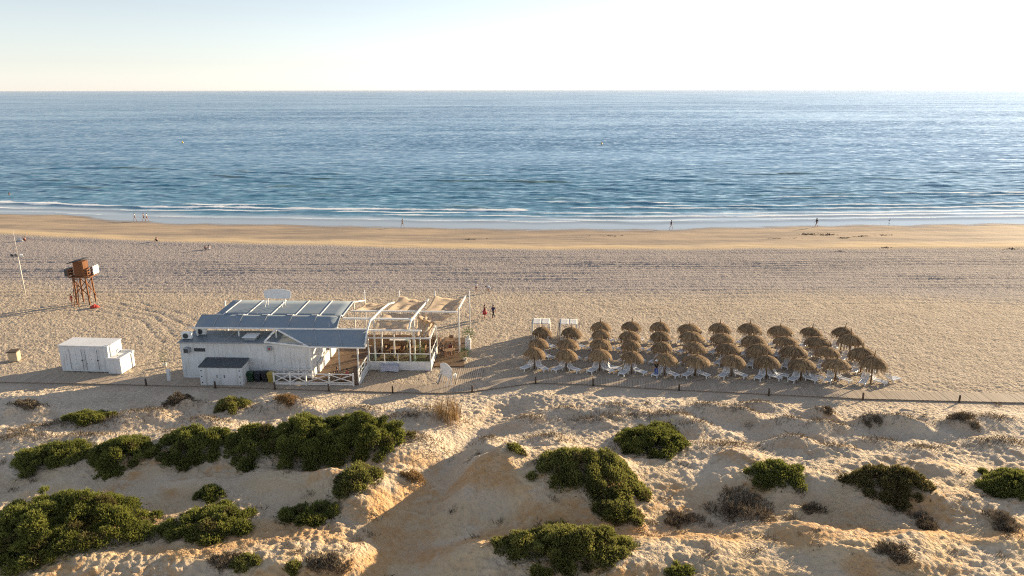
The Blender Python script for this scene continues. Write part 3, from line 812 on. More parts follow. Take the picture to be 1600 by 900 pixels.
wl_ = empty("wall_alarm", bl(8.75, -.03, 3.0), "small grey and red box on a bracket under the canopy corner", "alarm box", BROT)
m = MB(); m.box(-.22, -.30, 0, .22, -.04, .42, 0, .5, .03); m.box(-.05, -.04, .1, .05, 0, .3); m.build("case", M["grey"], wl_)
m = MB(); m.box(-.02, -.315, .16, .15, -.301, .34); m.build("beacon", M["redtop"], wl_)
# storage box in front of the wall
sb = empty("storage_box", bl(2.55, -.62, 0), "white two door storage box with a dark felt top against the bar wall", "storage box", BROT)
m = MB(); m.box(0, -1.25, .06, 4.05, .45, 1.92); m.build("body", M["hutwall"], sb)
m = MB(); m.poly([(-.06, -1.33, 1.925), (4.11, -1.33, 1.925), (4.11, .5, 2.16), (-.06, .5, 2.16), (-.06, -1.33, 2.0), (4.11, -1.33, 2.0), (4.11, .5, 2.24), (-.06, .5, 2.24)], [(0, 3, 2, 1), (4, 5, 6, 7), (0, 1, 5, 4), (1, 2, 6, 5), (2, 3, 7, 6), (3, 0, 4, 7)]); m.build("lid", M["boxroof"], sb)
for a in (.10, 2.05):
    m = MB(); m.box(a, -1.275, .14, a + 1.85, -1.251, 1.86, 0, .5, .01); d = m.build("door", M["hutwall"], sb)
    for z in (.4, 1.0, 1.6):
        m = MB(); m.box(a + (.03 if a < 1 else 1.72), -1.295, z - .05, a + (.13 if a < 1 else 1.82), -1.276, z + .05); m.build("hinge", M["darkgrey"], d)
    m = MB(); m.bar((a + (1.55 if a < 1 else .3), -1.30, .9), (a + (1.55 if a < 1 else .3), -1.30, 1.2), .04); m.build("handle", M["darkgrey"], d)
# wheelie bins
def wheelie(lx, ly, mat, label, lid=None):
    e_ = empty("wheelie_bin", bl(lx, ly, .0), label, "bin", BROT + random.uniform(-.1, .1), "wheelie bins beside the storage box")
    m = MB()
    pts = []
    for z, k, y0, y1 in ((.08, .22, -.24, .26), (.98, .29, -.34, .32)):
        pts += [(-k, y0, z), (k, y0, z), (k, y1, z), (-k, y1, z)]
    m.poly(pts, [(0, 3, 2, 1), (4, 5, 6, 7), (0, 1, 5, 4), (1, 2, 6, 5), (2, 3, 7, 6), (3, 0, 4, 7)]); m.box(-.30, -.36, .93, .30, .33, .985, 0, .5, .01)
    m.build("body", mat, e_)
    m = MB(); m.sheet(lambda u, v: (-.31 + .62 * u, -.40 + .76 * v, 1.0 + .08 * math.sin(math.pi * min(1, v * 1.1)) + .03 * v), 4, 6, .02); m.build("lid", lid or mat, e_)
    for s in (-1, 1):
        m = MB(); m.lathe([(.0, -.025), (.1, -.025), (.1, .025), (0, .025)], 12); wq = m.build("wheel", M["black"], e_); wq.rotation_euler = (0, R(90), 0); wq.location = (s * .24, .26, .10)
    m = MB(); m.bar((-.2, .37, .95), (.2, .37, .95), .03); m.build("handle", mat, e_)
wheelie(6.95, -.75, M["green"], "dark green wheelie bin next to the storage box")
wheelie(7.65, -.72, M["blue"], "navy wheelie bin between the green and the black one")
wheelie(8.28, -.65, M["black"], "black wheelie bin left of the yellow one")
wheelie(8.95, -.80, M["yellow"], "yellow wheelie bin at the end of the row by the fence")

# white cross braced fence in front of the ramp and terrace
def cross_fence(pts, label, z0=.0, ht=1.05, board=False):
    e_ = empty("timber_fence", bl(*pts[0], z0), label, "fence", BROT)
    o0 = Vector((pts[0][0], pts[0][1]))
    L = [(p[0] - o0.x, p[1] - o0.y) for p in pts]
    for a in L:
        m = MB(); m.box(a[0] - .065, a[1] - .065, 0, a[0] + .065, a[1] + .065, ht + .08); m.build("fence_post", M["white_frame"], e_)
    for (ax, ay), (bx, by) in zip(L[:-1], L[1:]):
        d = Vector((bx - ax, by - ay, 0)); d.normalize(); a = Vector((ax, ay, 0)) + d * .066; b = Vector((bx, by, 0)) - d * .066
        m = MB()
        for z, hh in ((ht - .03, .10), (.42, .09)): m.bar(a + Vector((0, 0, z)), b + Vector((0, 0, z)), .05, hh)
        m.bar(a + Vector((0, -.003, .47)), b + Vector((0, -.003, ht - .09)), .035, .085); m.bar(a + Vector((0, .003, ht - .09)), b + Vector((0, .003, .47)), .035, .085)
        if board: m.bar(a + Vector((0, 0, .25)), b + Vector((0, 0, .25)), .04, .17)
        m.build("fence_panel", M["white_frame"], e_)
cross_fence([(9.5, -1.62), (11.05, -1.62), (12.55, -1.62), (14.75, -1.62), (17.05, -1.62)], "white cross braced timber fence along the front of ramp and terrace", .0, 1.30, True)
cross_fence([(10.0, -.16), (11.4, -.16), (12.7, -.16)], "short white cross braced fence between the ramp and the bar wall", .18, 1.0)

# ------------------------------------------------------------------ glazed dining terrace and pergola
gt = empty("glazed_screen", bl(17.6, 2.6, 0), "white framed glass wind screen with low panels round the dining terrace", "screen", BROT)
def panel(ax, ay, bx, by, pane_name="glass_pane"):
    d = Vector((bx - ax, by - ay, 0)); d.normalize(); a = Vector((ax, ay, 0)) + d * .062; b = Vector((bx, by, 0)) - d * .062
    m = MB(); m.bar(a + Vector((0, 0, .47)), b + Vector((0, 0, .47)), .07, .86); p = m.build("low_panel", M["white"], gt)
    m = MB(); m.bar(a + Vector((0, 0, .93)), b + Vector((0, 0, .93)), .11, .06); m.build("rail", M["white_frame"], gt); m = MB(); m.bar(a + Vector((0, 0, 1.78)), b + Vector((0, 0, 1.78)), .06, .07); m.build("rail", M["white_frame"], gt)
    m = MB(); m.bar(a + Vector((0, 0, 1.353)), b + Vector((0, 0, 1.353)), .012, .775); m.build(pane_name, M["glass"], gt)
SC = [(0, 0), (1.55, 0), (2.9, 0), (4.15, 0), (6.15, 0), (6.15, 1.5), (6.15, 3.0), (6.15, 4.5)]
for i, (a, b) in enumerate(SC):
    hh = 3.36 if i in (0, 3, 4, 7) else 1.80
    m = MB(); m.bar((a, b, 0), (a, b, hh), .12 if hh > 3 else .07); m.build("screen_post", M["white_frame"], gt)
for a, b in zip(SC[:-1], SC[1:]): panel(*a, *b)
m = MB(); m.bar((-.08, 0, 3.43), (6.28, 0, 3.43), .16, .13); m.build("top_beam", M["white_frame"], gt)
m = MB(); m.bar((6.15, .09, 3.43), (6.15, 4.6, 3.47), .16, .13); m.build("top_beam", M["white_frame"], gt)
m = MB(); m.bar((3.72, .0, 2.6), (4.08, .0, 2.6), .012, 1.5); m.build("tall_pane", M["glass"], gt)
m = MB(); m.bar((6.15, 2.3, 2.6), (6.15, 2.95, 2.6), .012, 1.5); m.build("tall_pane", M["glass"], gt)

dk = empty("dining_deck", bl(17.6, 2.7, 0), "brown board dining deck under the pergola", "deck", BROT)
m = MB(); m.box(.0, .05, 0, 6.0, 9.4, .16); m.box(6.3, .8, 0, 9.3, 9.4, .16)
for k in range(62):
    yy = .06 + k * .15; m.box(.02, yy, .161, 6.0, yy + .135, .182, 0, random.random())
    if yy > .8: m.box(6.3, yy, .161, 9.3, yy + .135, .182, 0, random.random())
m.build("boards", M["deck"], dk)
m = MB()
for k in range(20):
    m.box(7.4 + k * .2, -4.0 + k * .0, .04, 7.56 + k * .2, .7 + (.9 if k > 9 else 0), .075, 0, random.random())
m.build("ramp_boards", M["plank"], dk)

pg = empty("pergola", bl(18.0, 3.0, 0), "white open pergola of curved ribs, beams and tall poles beside the roofs", "pergola", BROT)
PX, PY = 18.0, 3.0
def rib_poly(lx, front=True):
    pts = [(lx, -.35, 3.52), (lx, -.1, 4.0), (lx, .45, 4.62), (lx, 1.2, 5.08), (lx, 2.1, 5.36)] if front else []
    return pts
def pb(name, segs, wd=.13, ht=.16, mat="white_frame"):
    m = MB()
    for p, q in segs: m.bar((p[0] - PX, p[1] - PY, p[2]), (q[0] - PX, q[1] - PY, q[2]), wd, ht)
    m.build(name, M[mat], pg)
def chain(p): return list(zip(p[:-1], p[1:]))
pb("rib", chain([(18.05, -.30, 3.55), (18.05, .0, 4.1), (18.05, .7, 4.75), (18.05, 1.5, 5.15), (18.05, 2.2, 5.34), (18.08, 3.6, 5.22), (18.12, 7.0, 5.0), (18.15, 10.4, 4.55), (18.2, 13.0, 3.95)]))
pb("rib", chain([(22.0, 1.2, 4.82), (22.0, 1.9, 5.22), (22.0, 2.4, 5.34), (22.04, 3.7, 5.22), (22.1, 7.0, 5.0), (22.15, 10.4, 4.65), (22.2, 12.4, 4.5)]))
pb("rib", chain([(26.1, 7.6, 4.95), (26.2, 10.0, 4.9), (26.3, 12.8, 4.8)]))
pb("rib", chain([(14.95, 8.6, 5.30), (15.0, 10.2, 4.9), (15.1, 12.2, 4.4)]), .10, .13)
pb("beam", [((15.0, 6.6, 4.92), (26.1, 6.6, 4.92))], .22, .12); pb("beam", [((15.0, 3.5, 5.12), (22.2, 3.5, 5.12))], .30, .12)
pb("beam", [((18.1, 1.15, 4.72), (23.2, 1.15, 4.72))], .20, .12)
for lx, ly, top in ((18.05, 6.6, 4.86), (22.05, 6.6, 4.86), (26.1, 7.55, 5.05), (18.05, 3.5, 5.06), (22.05, 3.5, 5.06)):
    pb("post", [((lx, ly, .19 if lx < 26 else 0), (lx, ly, top))], .15, .15)
for lx in (15.0, 18.9, 22.9, 26.75):
    m = MB(); m.tube([(lx - PX, 12.6 - PY, 0), (lx - PX, 12.6 - PY, 5.45)], .06, 8); m.build("pole", M["white_frame"], pg)
rsn = empty("reed_screen", bl(15.2, 9.7, 0), "low brown reed screen along the sea side of the dining deck", "screen", BROT)
m = MB()
for k in range(95): m.bar((k * .088, random.uniform(-.01, .01), .0), (k * .088, 0, 1.25 + random.uniform(-.04, .04)), .075, .03, 0, random.random())
m.build("reeds", M["chairwood"], rsn)
m = MB(); m.bar((0, .03, 1.0), (8.3, .03, 1.0), .04, .07); m.build("rail", M["white_frame"], rsn)
for lx, ly in ((19.6, 5.4), (21.0, 8.6)):
    o_ = bl(lx, ly, .182); m = MB(); m.lathe([(.11, 0), (.10, .1), (.085, .15), (.085, 3.2), (.11, 3.25)], 10)
    c_ = m.build("white_column", M["white_frame"], None, o_, BROT); tag(c_, "slim white column standing on the dining deck, %s" % ("nearer the glass screen" if ly < 6 else "nearer the sea"), "column")
ct_ = empty("service_counter", bl(18.6, 8.3, .182), "dark wooden service counter at the back of the dining deck", "counter", BROT)
m = MB(); m.box(0, -.3, 0, 1.9, .3, 1.02); m.build("body", M["chairwood"], ct_); m = MB(); m.box(-.06, -.36, 1.022, 1.96, .36, 1.08, 0, .5, .01); m.build("top", M["white_frame"], ct_)
# shade sails hung from ribs and poles
def sail(c, label, sag=.5, th=.012, ripple=.10, seed=0):
    """c: four corners in the bar's axes (a triangle repeats its last corner)"""
    P = [Vector(p) for p in c]; o0 = sum(P, Vector()) / 4
    e_ = bl(*o0)
    def fn(u, v):
        u2 = .5 + (u - .5) * (1 - .10 * math.sin(math.pi * v)); v2 = .5 + (v - .5) * (1 - .10 * math.sin(math.pi * u))
        p = (P[0] * (1 - u2) + P[1] * u2) * (1 - v2) + (P[3] * (1 - u2) + P[2] * u2) * v2
        z = -.6 * sag * (math.sin(math.pi * u) * math.sin(math.pi * v)) + ripple * math.sin(9 * u + 4 * v + seed) * (.3 + v) * math.sin(math.pi * v) ** .5 + .5 * ripple * math.sin(17 * u - 6 * v + seed * 2)
        return p + Vector((0, 0, z)) - o0
    m = MB(); m.sheet(fn, 18, 14, th)
    o = m.build("shade_sail", M["sail"], None, e_, BROT)
    tag(o, label, "shade sail", "tan shade sails over the pergola")
sail([(15.2, 7.0, 4.8), (18.0, 6.8, 4.8), (18.1, 11.6, 4.2), (15.2, 11.6, 4.3)], "tan shade sail beside the blue rear roof's right end", .7, seed=1)
sail([(18.3, 7.1, 4.7), (22.0, 6.9, 4.75), (22.2, 11.8, 4.35), (19.0, 12.5, 4.9)], "tan shade sail with a sunlit fold in the middle bay of the pergola's sea side", .8, ripple=.16, seed=2)
sail([(22.3, 6.9, 4.75), (26.0, 6.8, 4.8), (26.3, 12.4, 4.5), (22.9, 12.5, 4.9)], "tan shade sail in the pergola's end bay by the tall corner post", .7, seed=3)
sail([(18.3, 3.8, 4.95), (21.9, 3.8, 4.95), (21.9, 6.4, 4.8), (18.3, 6.4, 4.8)], "tan shade sail between the pergola's two long beams", .55, seed=4)
sail([(18.3, 1.4, 4.70), (21.9, 1.4, 4.65), (21.9, 3.3, 5.0), (18.3, 3.3, 5.0)], "tan shade sail behind the pergola's front beam", .45, seed=5)
sail([(22.2, 2.7, 3.55), (23.7, 2.8, 3.5), (23.9, 6.6, 4.4), (22.2, 4.6, 5.0)], "crumpled tan shade sail above the corner of the glass screen", .35, ripple=.24, seed=6)
sail([(22.3, 4.6, 4.95), (24.2, 4.4, 4.2), (26.0, 6.4, 4.8), (22.3, 6.4, 4.85)], "small tan shade sail below the beam at the pergola's open end", .5, ripple=.18, seed=7)

# ------------------------------------------------------------------ furniture on the terraces
def chair_proto():
    e_ = empty("dining_chair", (0, 0, 0), "chair", "chair", 0, "chairs on the dining deck")
    m = MB(); m.box(-.22, -.22, .43, .22, .22, .47, 0, .5, .01); m.build("seat", M["chairwood"], e_)
    m = MB(); m.sheet(lambda u, v: (-.22 + .44 * u, .21 + .06 * v, .50 + .42 * v), 3, 3, .02); m.build("backrest", M["chairwood"], e_)
    for sx in (-1, 1):
        for sy in (-1, 1):
            m = MB(); m.bar((sx * .19, sy * .19, 0), (sx * .19, sy * .19, .43), .04); m.build("leg", M["chairwood"], e_)
    return e_
def table(lx, ly, label, z0=.182, cloth="sheet", sx=.5, sy=.5):
    e_ = empty("dining_table", bl(lx, ly, z0), label, "table", BROT)
    m = MB(); m.box(-sx, -sy, .71, sx, sy, .75, 0, .5, .01); m.build("tabletop", M["chairwood"], e_)
    for a in (-1, 1):
        for b in (-1, 1):
            m = MB(); m.bar((a * (sx - .07), b * (sy - .07), 0), (a * (sx - .07), b * (sy - .07), .71), .06); m.build("leg", M["chairwood"], e_)
ch0 = chair_proto(); used = False
tables = [(18.9, 4.0, "behind the left end of the glass screen"), (20.7, 4.4, "behind the middle of the glass screen"), (22.6, 4.2, "in the corner of the glass screen"),
          (19.4, 6.6, "deeper in, left under the pergola"), (21.6, 7.0, "deeper in, right under the pergola"), (25.2, 6.2, "on the open deck beside the seated diners"), (24.9, 9.2, "at the sea side of the open deck")]
for lx, ly, where in tables:
    table(lx, ly, "wooden dining table " + where)
    for k, (dx, dy, a) in enumerate(((-.75, 0, R(90)), (.75, 0, R(-90)), (0, .75, 0))):
        c = copy_tree(ch0) if used else ch0; used = True
        c.location = bl(lx + dx, ly + dy, .182); c.rotation_euler = (0, 0, BROT + a + random.uniform(-.25, .25))
        c["label"] = "wooden dining chair at the %s of the table %s" % (("left", "right", "far side")[k], where)
        if len(c["label"].split()) > 16: c["label"] = "wooden chair at %s of the table %s" % (("left", "right", "back")[k], where)
# draped table outside the screen
X, Y = at_h(608, 581, 0)
ct = empty("buffet_table", (X, Y + .35, .0), "buffet table hidden under a bluish white cloth, outside the glass screen", "table", BROT)
m = MB(); m.box(-.78, -.33, .70, .78, .33, .74); m.build("tabletop", M["tower"], ct)
for a in (-1, 1):
    for b in (-1, 1):
        m = MB(); m.bar((a * .72, b * .27, 0), (a * .72, b * .27, .70), .05); m.build("leg", M["tower"], ct)
m = MB()
m.sheet(lambda u, v: (-.86 + 1.72 * u, -.41 + .82 * v, .775 - .012 * math.sin(6 * u)), 10, 6, .012)
def skirt(u, v):
    t = u * 4; k = int(min(t, 3.999)); f = t - k
    C = [(-.86, -.41), (.86, -.41), (.86, .41), (-.86, .41), (-.86, -.41)]
    a, b = C[k], C[k + 1]
    xx = a[0] + (b[0] - a[0]) * f; yy = a[1] + (b[1] - a[1]) * f
    flare = 1 + (.10 + .05 * math.sin(u * 60)) * v
    drop = .60 + .12 * abs(2 * f - 1)
    return (xx * (1 + (flare - 1) * .6), yy * flare * (1 + .1 * v), .773 - drop * v)
m.sheet(skirt, 64, 5, .010)
o = m.build("tablecloth", M["bluesheet"], None, (X, Y + .35, 0), BROT); tag(o, "bluish white cloth hanging to near the ground outside the glass screen", "tablecloth")

def pot_plant(loc, ht, label, hang=False, spread=.4, pot=True, n=260):
    e_ = empty("potted_plant", loc, label, "plant", 0)
    m = MB(); m.lathe([(.16, 0), (.22, .32), (.24, .36), (.20, .36), (.0, .30)], 12); m.build("pot", M["white_frame"], e_)
    m = MB(); m.tube([(0, 0, .3), (.02, .02, ht * .8)], [.03, .015], 6); m.build("stem", M["bark"], e_)
    m = MB()
    for _ in range(n):
        a = random.random() * 6.28; r_ = spread * math.sqrt(random.random()); z = .35 + (ht - .3) * random.random()
        p = Vector((r_ * math.cos(a), r_ * math.sin(a), z)); d = Vector((math.cos(a), math.sin(a), random.uniform(-.4, .7))).normalized() * random.uniform(.10, .2); s = d.cross(Vector((0, 0, 1))).normalized() * .035
        m.poly([p - s * .3, p + d * .5 - s, p + d, p + d * .5 + s], [(0, 1, 2, 3)], 0, random.random())
    m.build("foliage", M["potleaf"], e_)
pot_plant(bl(22.55, 3.3, .182), 2.5, "bushy green plant behind the right pane of the glass screen", spread=.5, n=420)
pot_plant(bl(26.9, 8.6, 1.25), 1.2, "green plant in a white pot beside the tall corner post", spread=.55)
m = MB(); m.box(-.3, -.3, 0, .3, .3, 1.25, 0, .5, .02); o = m.build("plant_stand", M["wall"], None, bl(26.9, 8.6, 0), BROT); tag(o, "pale square stand carrying a green plant beside the corner post", "stand")
pot_plant(bl(26.9, 5.2, 0), 1.5, "yellowing plant at the open end of the deck", spread=.5)
pot_plant(bl(26.9, 10.6, 0), 1.3, "low leafy plant at the deck's sea side corner", spread=.5)
X, Y = at_h(257, 572); pot_plant((X, Y, 0), 1.7, "thin potted plant standing alone left of the bar wall", spread=.35, n=140)

# oval board on legs by the deck ramp, seen from behind
X, Y = at_h(697, 600)
bs = empty("standing_sign", (X, Y, 0), "white oval topped board on legs beside the deck ramp", "sign board", R(-52))
oval(2.0, 1.35, .75, .06).build("board", M["white"], bs)
for a in (-.75, .75):
    m = MB(); m.bar((a, .04, 0), (a, .04, 1.5), .07); m.bar((a, -.6, 0), (a, -.03, 1.2), .05); m.build("leg", M["white_frame"], bs)
X, Y = at_h(709, 603)
lp = empty("path_lamp", (X + .1, Y, 0), "small white hooded lamp on a thin post beside the oval board", "lamp")
m = MB(); m.tube([(0, 0, 0), (0, 0, .85)], .03, 8); m.build("post", M["darkgrey"], lp)
m = MB(); m.lathe([(.05, .85), (.13, .90), (.14, 1.15), (.10, 1.26), (0, 1.30)], 12); m.build("hood", M["white"], lp)
X, Y = at_h(264, 595)
pp = empty("meter_post", (X, Y, 0), "narrow white pillar left of the bar wall near the boardwalk", "pillar")
m = MB(); m.box(-.14, -.12, 0, .14, .12, 1.15, 0, .5, .02); m.build("body", M["white"], pp); m = MB(); m.box(-.17, -.15, 1.151, .17, .15, 1.2); m.build("cap", M["white_frame"], pp)

# ------------------------------------------------------------------ white hut on the left
hx, hy = at_h(97.5, 579.4)
hut = empty("storage_hut", (hx, hy, 0), "white container hut standing alone left of the bar", "hut", R(-4))
m = MB(); m.box(0, 0, .08, 5.0, 2.25, 2.70); m.build("wall", M["hutwall"], hut)
m = MB(); m.box(-.08, -.08, 2.705, 5.08, 2.33, 2.80, 0, .5, .02); rf = m.build("roof", M["hutwall"], hut)
m = MB(); m.box(0.3, .3, .0, 4.7, 2.0, .078); m.build("plinth", M["grey"], hut)
for a in (.9, 2.5):
    m = MB(); m.box(a, -.03, .25, a + 1.55, -.002, 2.45, 0, .5, .008); d = m.build("door", M["hutwall"], hut)
    m = MB()
    for q in (0, 1, 4, 6, 7):
        m.lathe([(0, 0), (.045, 0), (.045, .012), (0, .014)], 8, c=(0, 0, 0)) if False else m.box(a + .2 + (q % 3) * .5, -.045, .9 + (q // 3) * .45, a + .25 + (q % 3) * .5, -.031, .95 + (q // 3) * .45)
    m.build("vent", M["darkgrey"], d)
    for q in (.12, 1.38):
        m = MB(); m.tube([(a + q, -.06, .3), (a + q, -.06, 2.4)], .018, 6); m.build("lock_rod", M["grey"], d)
    m = MB(); m.box(a + 1.30, -.085, 1.22, a + 1.46, -.072, 1.34); m.build("handle", M["darkgrey"], d)
m = MB(); m.box(5.01, -.35, .06, 6.35, 1.95, 1.55); an = m.build("annex", M["hutwall"], hut)
m = MB()
for x0, y0, x1, y1 in ((5.01, -.42, 6.42, -.30), (5.01, 1.90, 6.42, 2.02), (6.30, -.30, 6.42, 1.90)): m.box(x0, y0, 1.552, x1, y1, 1.72)
m.build("parapet", M["hutwall"], an)
m = MB(); m.bar((5.5, .6, 1.552), (5.3, .9, 2.05), .05); m.bar((5.3, .9, 2.05), (5.3, 1.3, 2.05), .05); m.build("pipe", M["darkgrey"], an)
X, Y = at_h(23, 562)
bb = empty("litter_bin", (X, Y, 0), "beige square litter bin on open sand at the left edge", "bin", R(12))
m = MB(); m.box(-.42, -.42, 0, .42, .42, 1.0, 0, .5, .04); m.build("body", M["beige"], bb); m = MB(); m.box(-.48, -.48, 1.002, .48, .48, 1.12, 0, .5, .03); m.build("lid", M["post"], bb)

# ------------------------------------------------------------------ lifeguard tower
tx, ty_ = at_h(135, 472.5)
tw = empty("lifeguard_tower", (tx, ty_, hz(tx, ty_) - .05), "brown timber lifeguard tower on tall legs on the open beach", "lifeguard tower", R(2))
for a in (-1, 1):
    for b in (-1, 1):
        m = MB(); m.bar((a * .80, b * .74, -.2), (a * .74, b * .7, 3.7), .15); m.build("leg", M["tower"], tw)
for a in (-1, 1):
    m = MB(); m.bar((a * .90, -.82, .9), (a * .75, .72, 3.2), .05, .10); m.build("brace", M["tower"], tw); m = MB(); m.bar((a * .93, .82, .9), (a * .78, -.72, 3.2), .05, .10); m.build("brace", M["tower"], tw)
    m = MB(); m.bar((-.92, a * .84, 1.2), (.75, a * .74, 3.3), .05, .10); m.build("brace", M["tower"], tw); m = MB(); m.bar((.92, a * .80, 1.2), (-.75, a * .70, 3.3), .05, .10); m.build("brace", M["tower"], tw)
m = MB(); m.box(-1.25, -.95, 3.702, 1.45, 1.0, 3.82); m.build("platform", M["tower"], tw)
m = MB(); m.box(-.62, -.62, 3.822, .62, .66, 5.75)
for k in range(7): m.box(-.60 + k * .172, -.635, 3.83, -.46 + k * .172, -.6205, 5.74, 0, random.random())
for k in range(7): m.box(.6205, -.60 + k * .18, 3.83, .635, -.45 + k * .18, 5.74, 0, random.random())
cb = m.build("cabin", M["tower"], tw)
m = MB(); m.box(-.15, .661, 4.6, .45, .675, 5.3); m.build("window", M["darkgrey"], cb)
m = MB(); m.poly([(-1.25, -.95, 5.56), (.75, -.95, 6.02), (.75, .95, 6.02), (-1.25, .95, 5.56), (-1.25, -.95, 5.64), (.75, -.95, 6.10), (.75, .95, 6.10), (-1.25, .95, 5.64)], [(0, 3, 2, 1), (4, 5, 6, 7), (0, 1, 5, 4), (1, 2, 6, 5), (2, 3, 7, 6), (3, 0, 4, 7)])
m.build("roof", M["towerroof"], tw)
for sx in (-1, 1):
    m = MB()
    for z in (4.1, 4.45, 4.8): m.bar((sx * 1.2, -.9, z), (sx * 1.2, .95, z), .06, .12)
    for y0 in (-.9, .1, .95): m.bar((sx * 1.2, y0, 3.822), (sx * 1.2, y0, 4.85), .09)
    for z in (4.1, 4.45, 4.8): m.bar((sx * .66, -.88, z), (sx * 1.15, -.88, z), .06, .12)
    m.build("railing", M["tower"], tw)
m = MB()
for s in (-.28, .28): m.bar((s - .45, -1.55, .0), (s - .45, -.95, 3.75), .07)
for k in range(10): m.bar((-.73, -1.52 + k * .058, .3 + k * .36), (-.17, -1.52 + k * .058, .3 + k * .36), .05)
m.build("ladder", M["tower"], tw)
m = MB(); m.box(1.46, .0, 3.9, 1.52, 1.35, 5.0, 0, .5, .01); sgn = m.build("notice_board", M["white"], tw)
m = MB()
m.box(1.5205, .45, 4.40, 1.528, .80, 4.62); m.box(1.5205, .55, 4.28, 1.528, .7, 4.40)
m.build("emblem", M["grey"], sgn)
m = MB(); m.box(-1.75, -.85, 3.9, -1.26, .4, 4.85, 0, .4, .02); m.build("locker", M["darkgrey"], tw)
m = MB(); m.tube([(.3, 0, 6.08), (.3, 0, 8.1)], .018, 6); m.build("aerial", M["grey"], tw); m = MB(); m.tube([(-.6, .3, 5.85), (-.6, .3, 8.2)], .018, 6); m.build("aerial", M["grey"], tw)
X, Y = at_h(147, 479)
m = MB(); m.lathe([(.0, 0), (.55, .0), (.58, .12), (.42, .30), (.18, .38), (0, .39)], 14, sx=1.0, sy=.62); m.box(-.1, -.36, .1, .1, .36, .42, 0, .5, .03)
o = m.build("rescue_float", M["red"], None, (X, Y, hz(X, Y) - .02), .3); tag(o, "red rescue float lying on sand below the lifeguard tower", "rescue float")

# light mast
X, Y = at_h(38.7, 458); Z = hz(X, Y)
lm = empty("light_mast", (X, Y, Z), "tall pale mast with floodlights and a thin aerial at the left edge", "light mast")
m = MB(); m.tube([(0, 0, -.3), (0, 0, 5.3)], [.085, .06], 10); m.build("pole", M["mast"], lm)
m = MB(); m.tube([(0, 0, 5.3), (-.02, 0, 8.8)], [.032, .022], 8); m.build("aerial", M["mast"], lm)
m = MB(); m.bar((-.75, 0, 5.25), (.75, 0, 5.25), .07); m.build("crossarm", M["grey"], lm)
for a in (-.7, -.15, .55):
    m = MB(); m.box(-.19, -.16, -.14, .19, .12, .16, 0, .5, .03); f_ = m.build("floodlight", M["darkgrey"] if a < .5 else M["white"], lm); f_.location = (a, -.12, 5.45); f_.rotation_euler = (R(25), 0, R(40 * (1 if a > 0 else -1)))

# ------------------------------------------------------------------ thatched parasols
def canopy_mesh(seed):
    rnd = random.Random(seed)
    m = MB()
    RR, top, rim = 1.27, 2.64, 1.84
    def prof(t):  # t 0 centre .. 1 rim
        return RR * t, rim + (top - rim) * max(0, 1 - t ** 2.1) ** .8
    pr = [prof(t) for t in (0.02, .2, .4, .6, .78, .9, .97)]
    m.lathe([(r_ * .97, z - .03) for r_, z in pr][::-1], 22, tone=.25)
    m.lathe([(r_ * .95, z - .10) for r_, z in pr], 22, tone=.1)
    for k in range(620):
        a = rnd.random() * 6.283; t0 = rnd.choice((.02, .25, .5, .7, .8, .86)) + rnd.uniform(0, .08); t1 = min(1.0, t0 + rnd.uniform(.22, .4))
        wd = rnd.uniform(.025, .055); lift = rnd.uniform(.0, .03); tone = rnd.random() ** 1.3
        pts = []
        a2 = a + rnd.uniform(-.05, .05)
        ext = rnd.uniform(.12, .48) if t1 > .95 else 0
        for i, q in enumerate((0, .5, 1)):
            t = t0 + (t1 - t0) * q; r_, z = prof(t); aa = a + (a2 - a) * q
            ww = wd * (1 if i < 2 else .6)
            c, s = math.cos(aa), math.sin(aa)
            for sgn_ in (-1, 1): pts.append((c * r_ - s * ww * sgn_, s * r_ + c * ww * sgn_, z + lift + .01 * i))
        fs = [(0, 1, 3, 2), (2, 3, 5, 4)]
        if ext:
            c, s = math.cos(a2), math.sin(a2); rr = RR + .10 * ext + .04
            for sgn_ in (-1, 1): pts.append((c * rr - s * wd * .35 * sgn_, s * rr + c * wd * .35 * sgn_, rim - ext + lift))
            fs.append((4, 5, 7, 6))
        m.poly(pts, fs, 0, tone)
    return m.mesh("canopy", M["straw"])
CANOPY = [canopy_mesh(i) for i in range(4)]
pm = MB(); pm.tube([(0, 0, -.3), (.0, 0, 1.5), (0.0, 0, 2.6)], [.075, .065, .06], 10, tone=.4); POLE = pm.mesh("pole", M["pole"])
def spike_mesh(seed):
    rnd = random.Random(seed); m = MB()
    m.tube([(0, 0, 2.55), (.0, 0, 2.72), (rnd.uniform(-.03, .03), 0, 3.20 + rnd.uniform(-.1, .1))], [.13, .06, .035], 8, tone=.25)
    for k in range(26):
        a = k / 26 * 6.283
        m.poly([(.05 * math.cos(a), .05 * math.sin(a), 2.84), (.2 * math.cos(a - .1), .2 * math.sin(a - .1), 2.60), (.2 * math.cos(a + .1), .2 * math.sin(a + .1), 2.58)], [(0, 1, 2)], 0, rnd.random())
    return m.mesh("topknot", M["straw"])
SPIKE = [spike_mesh(i) for i in range(3)]
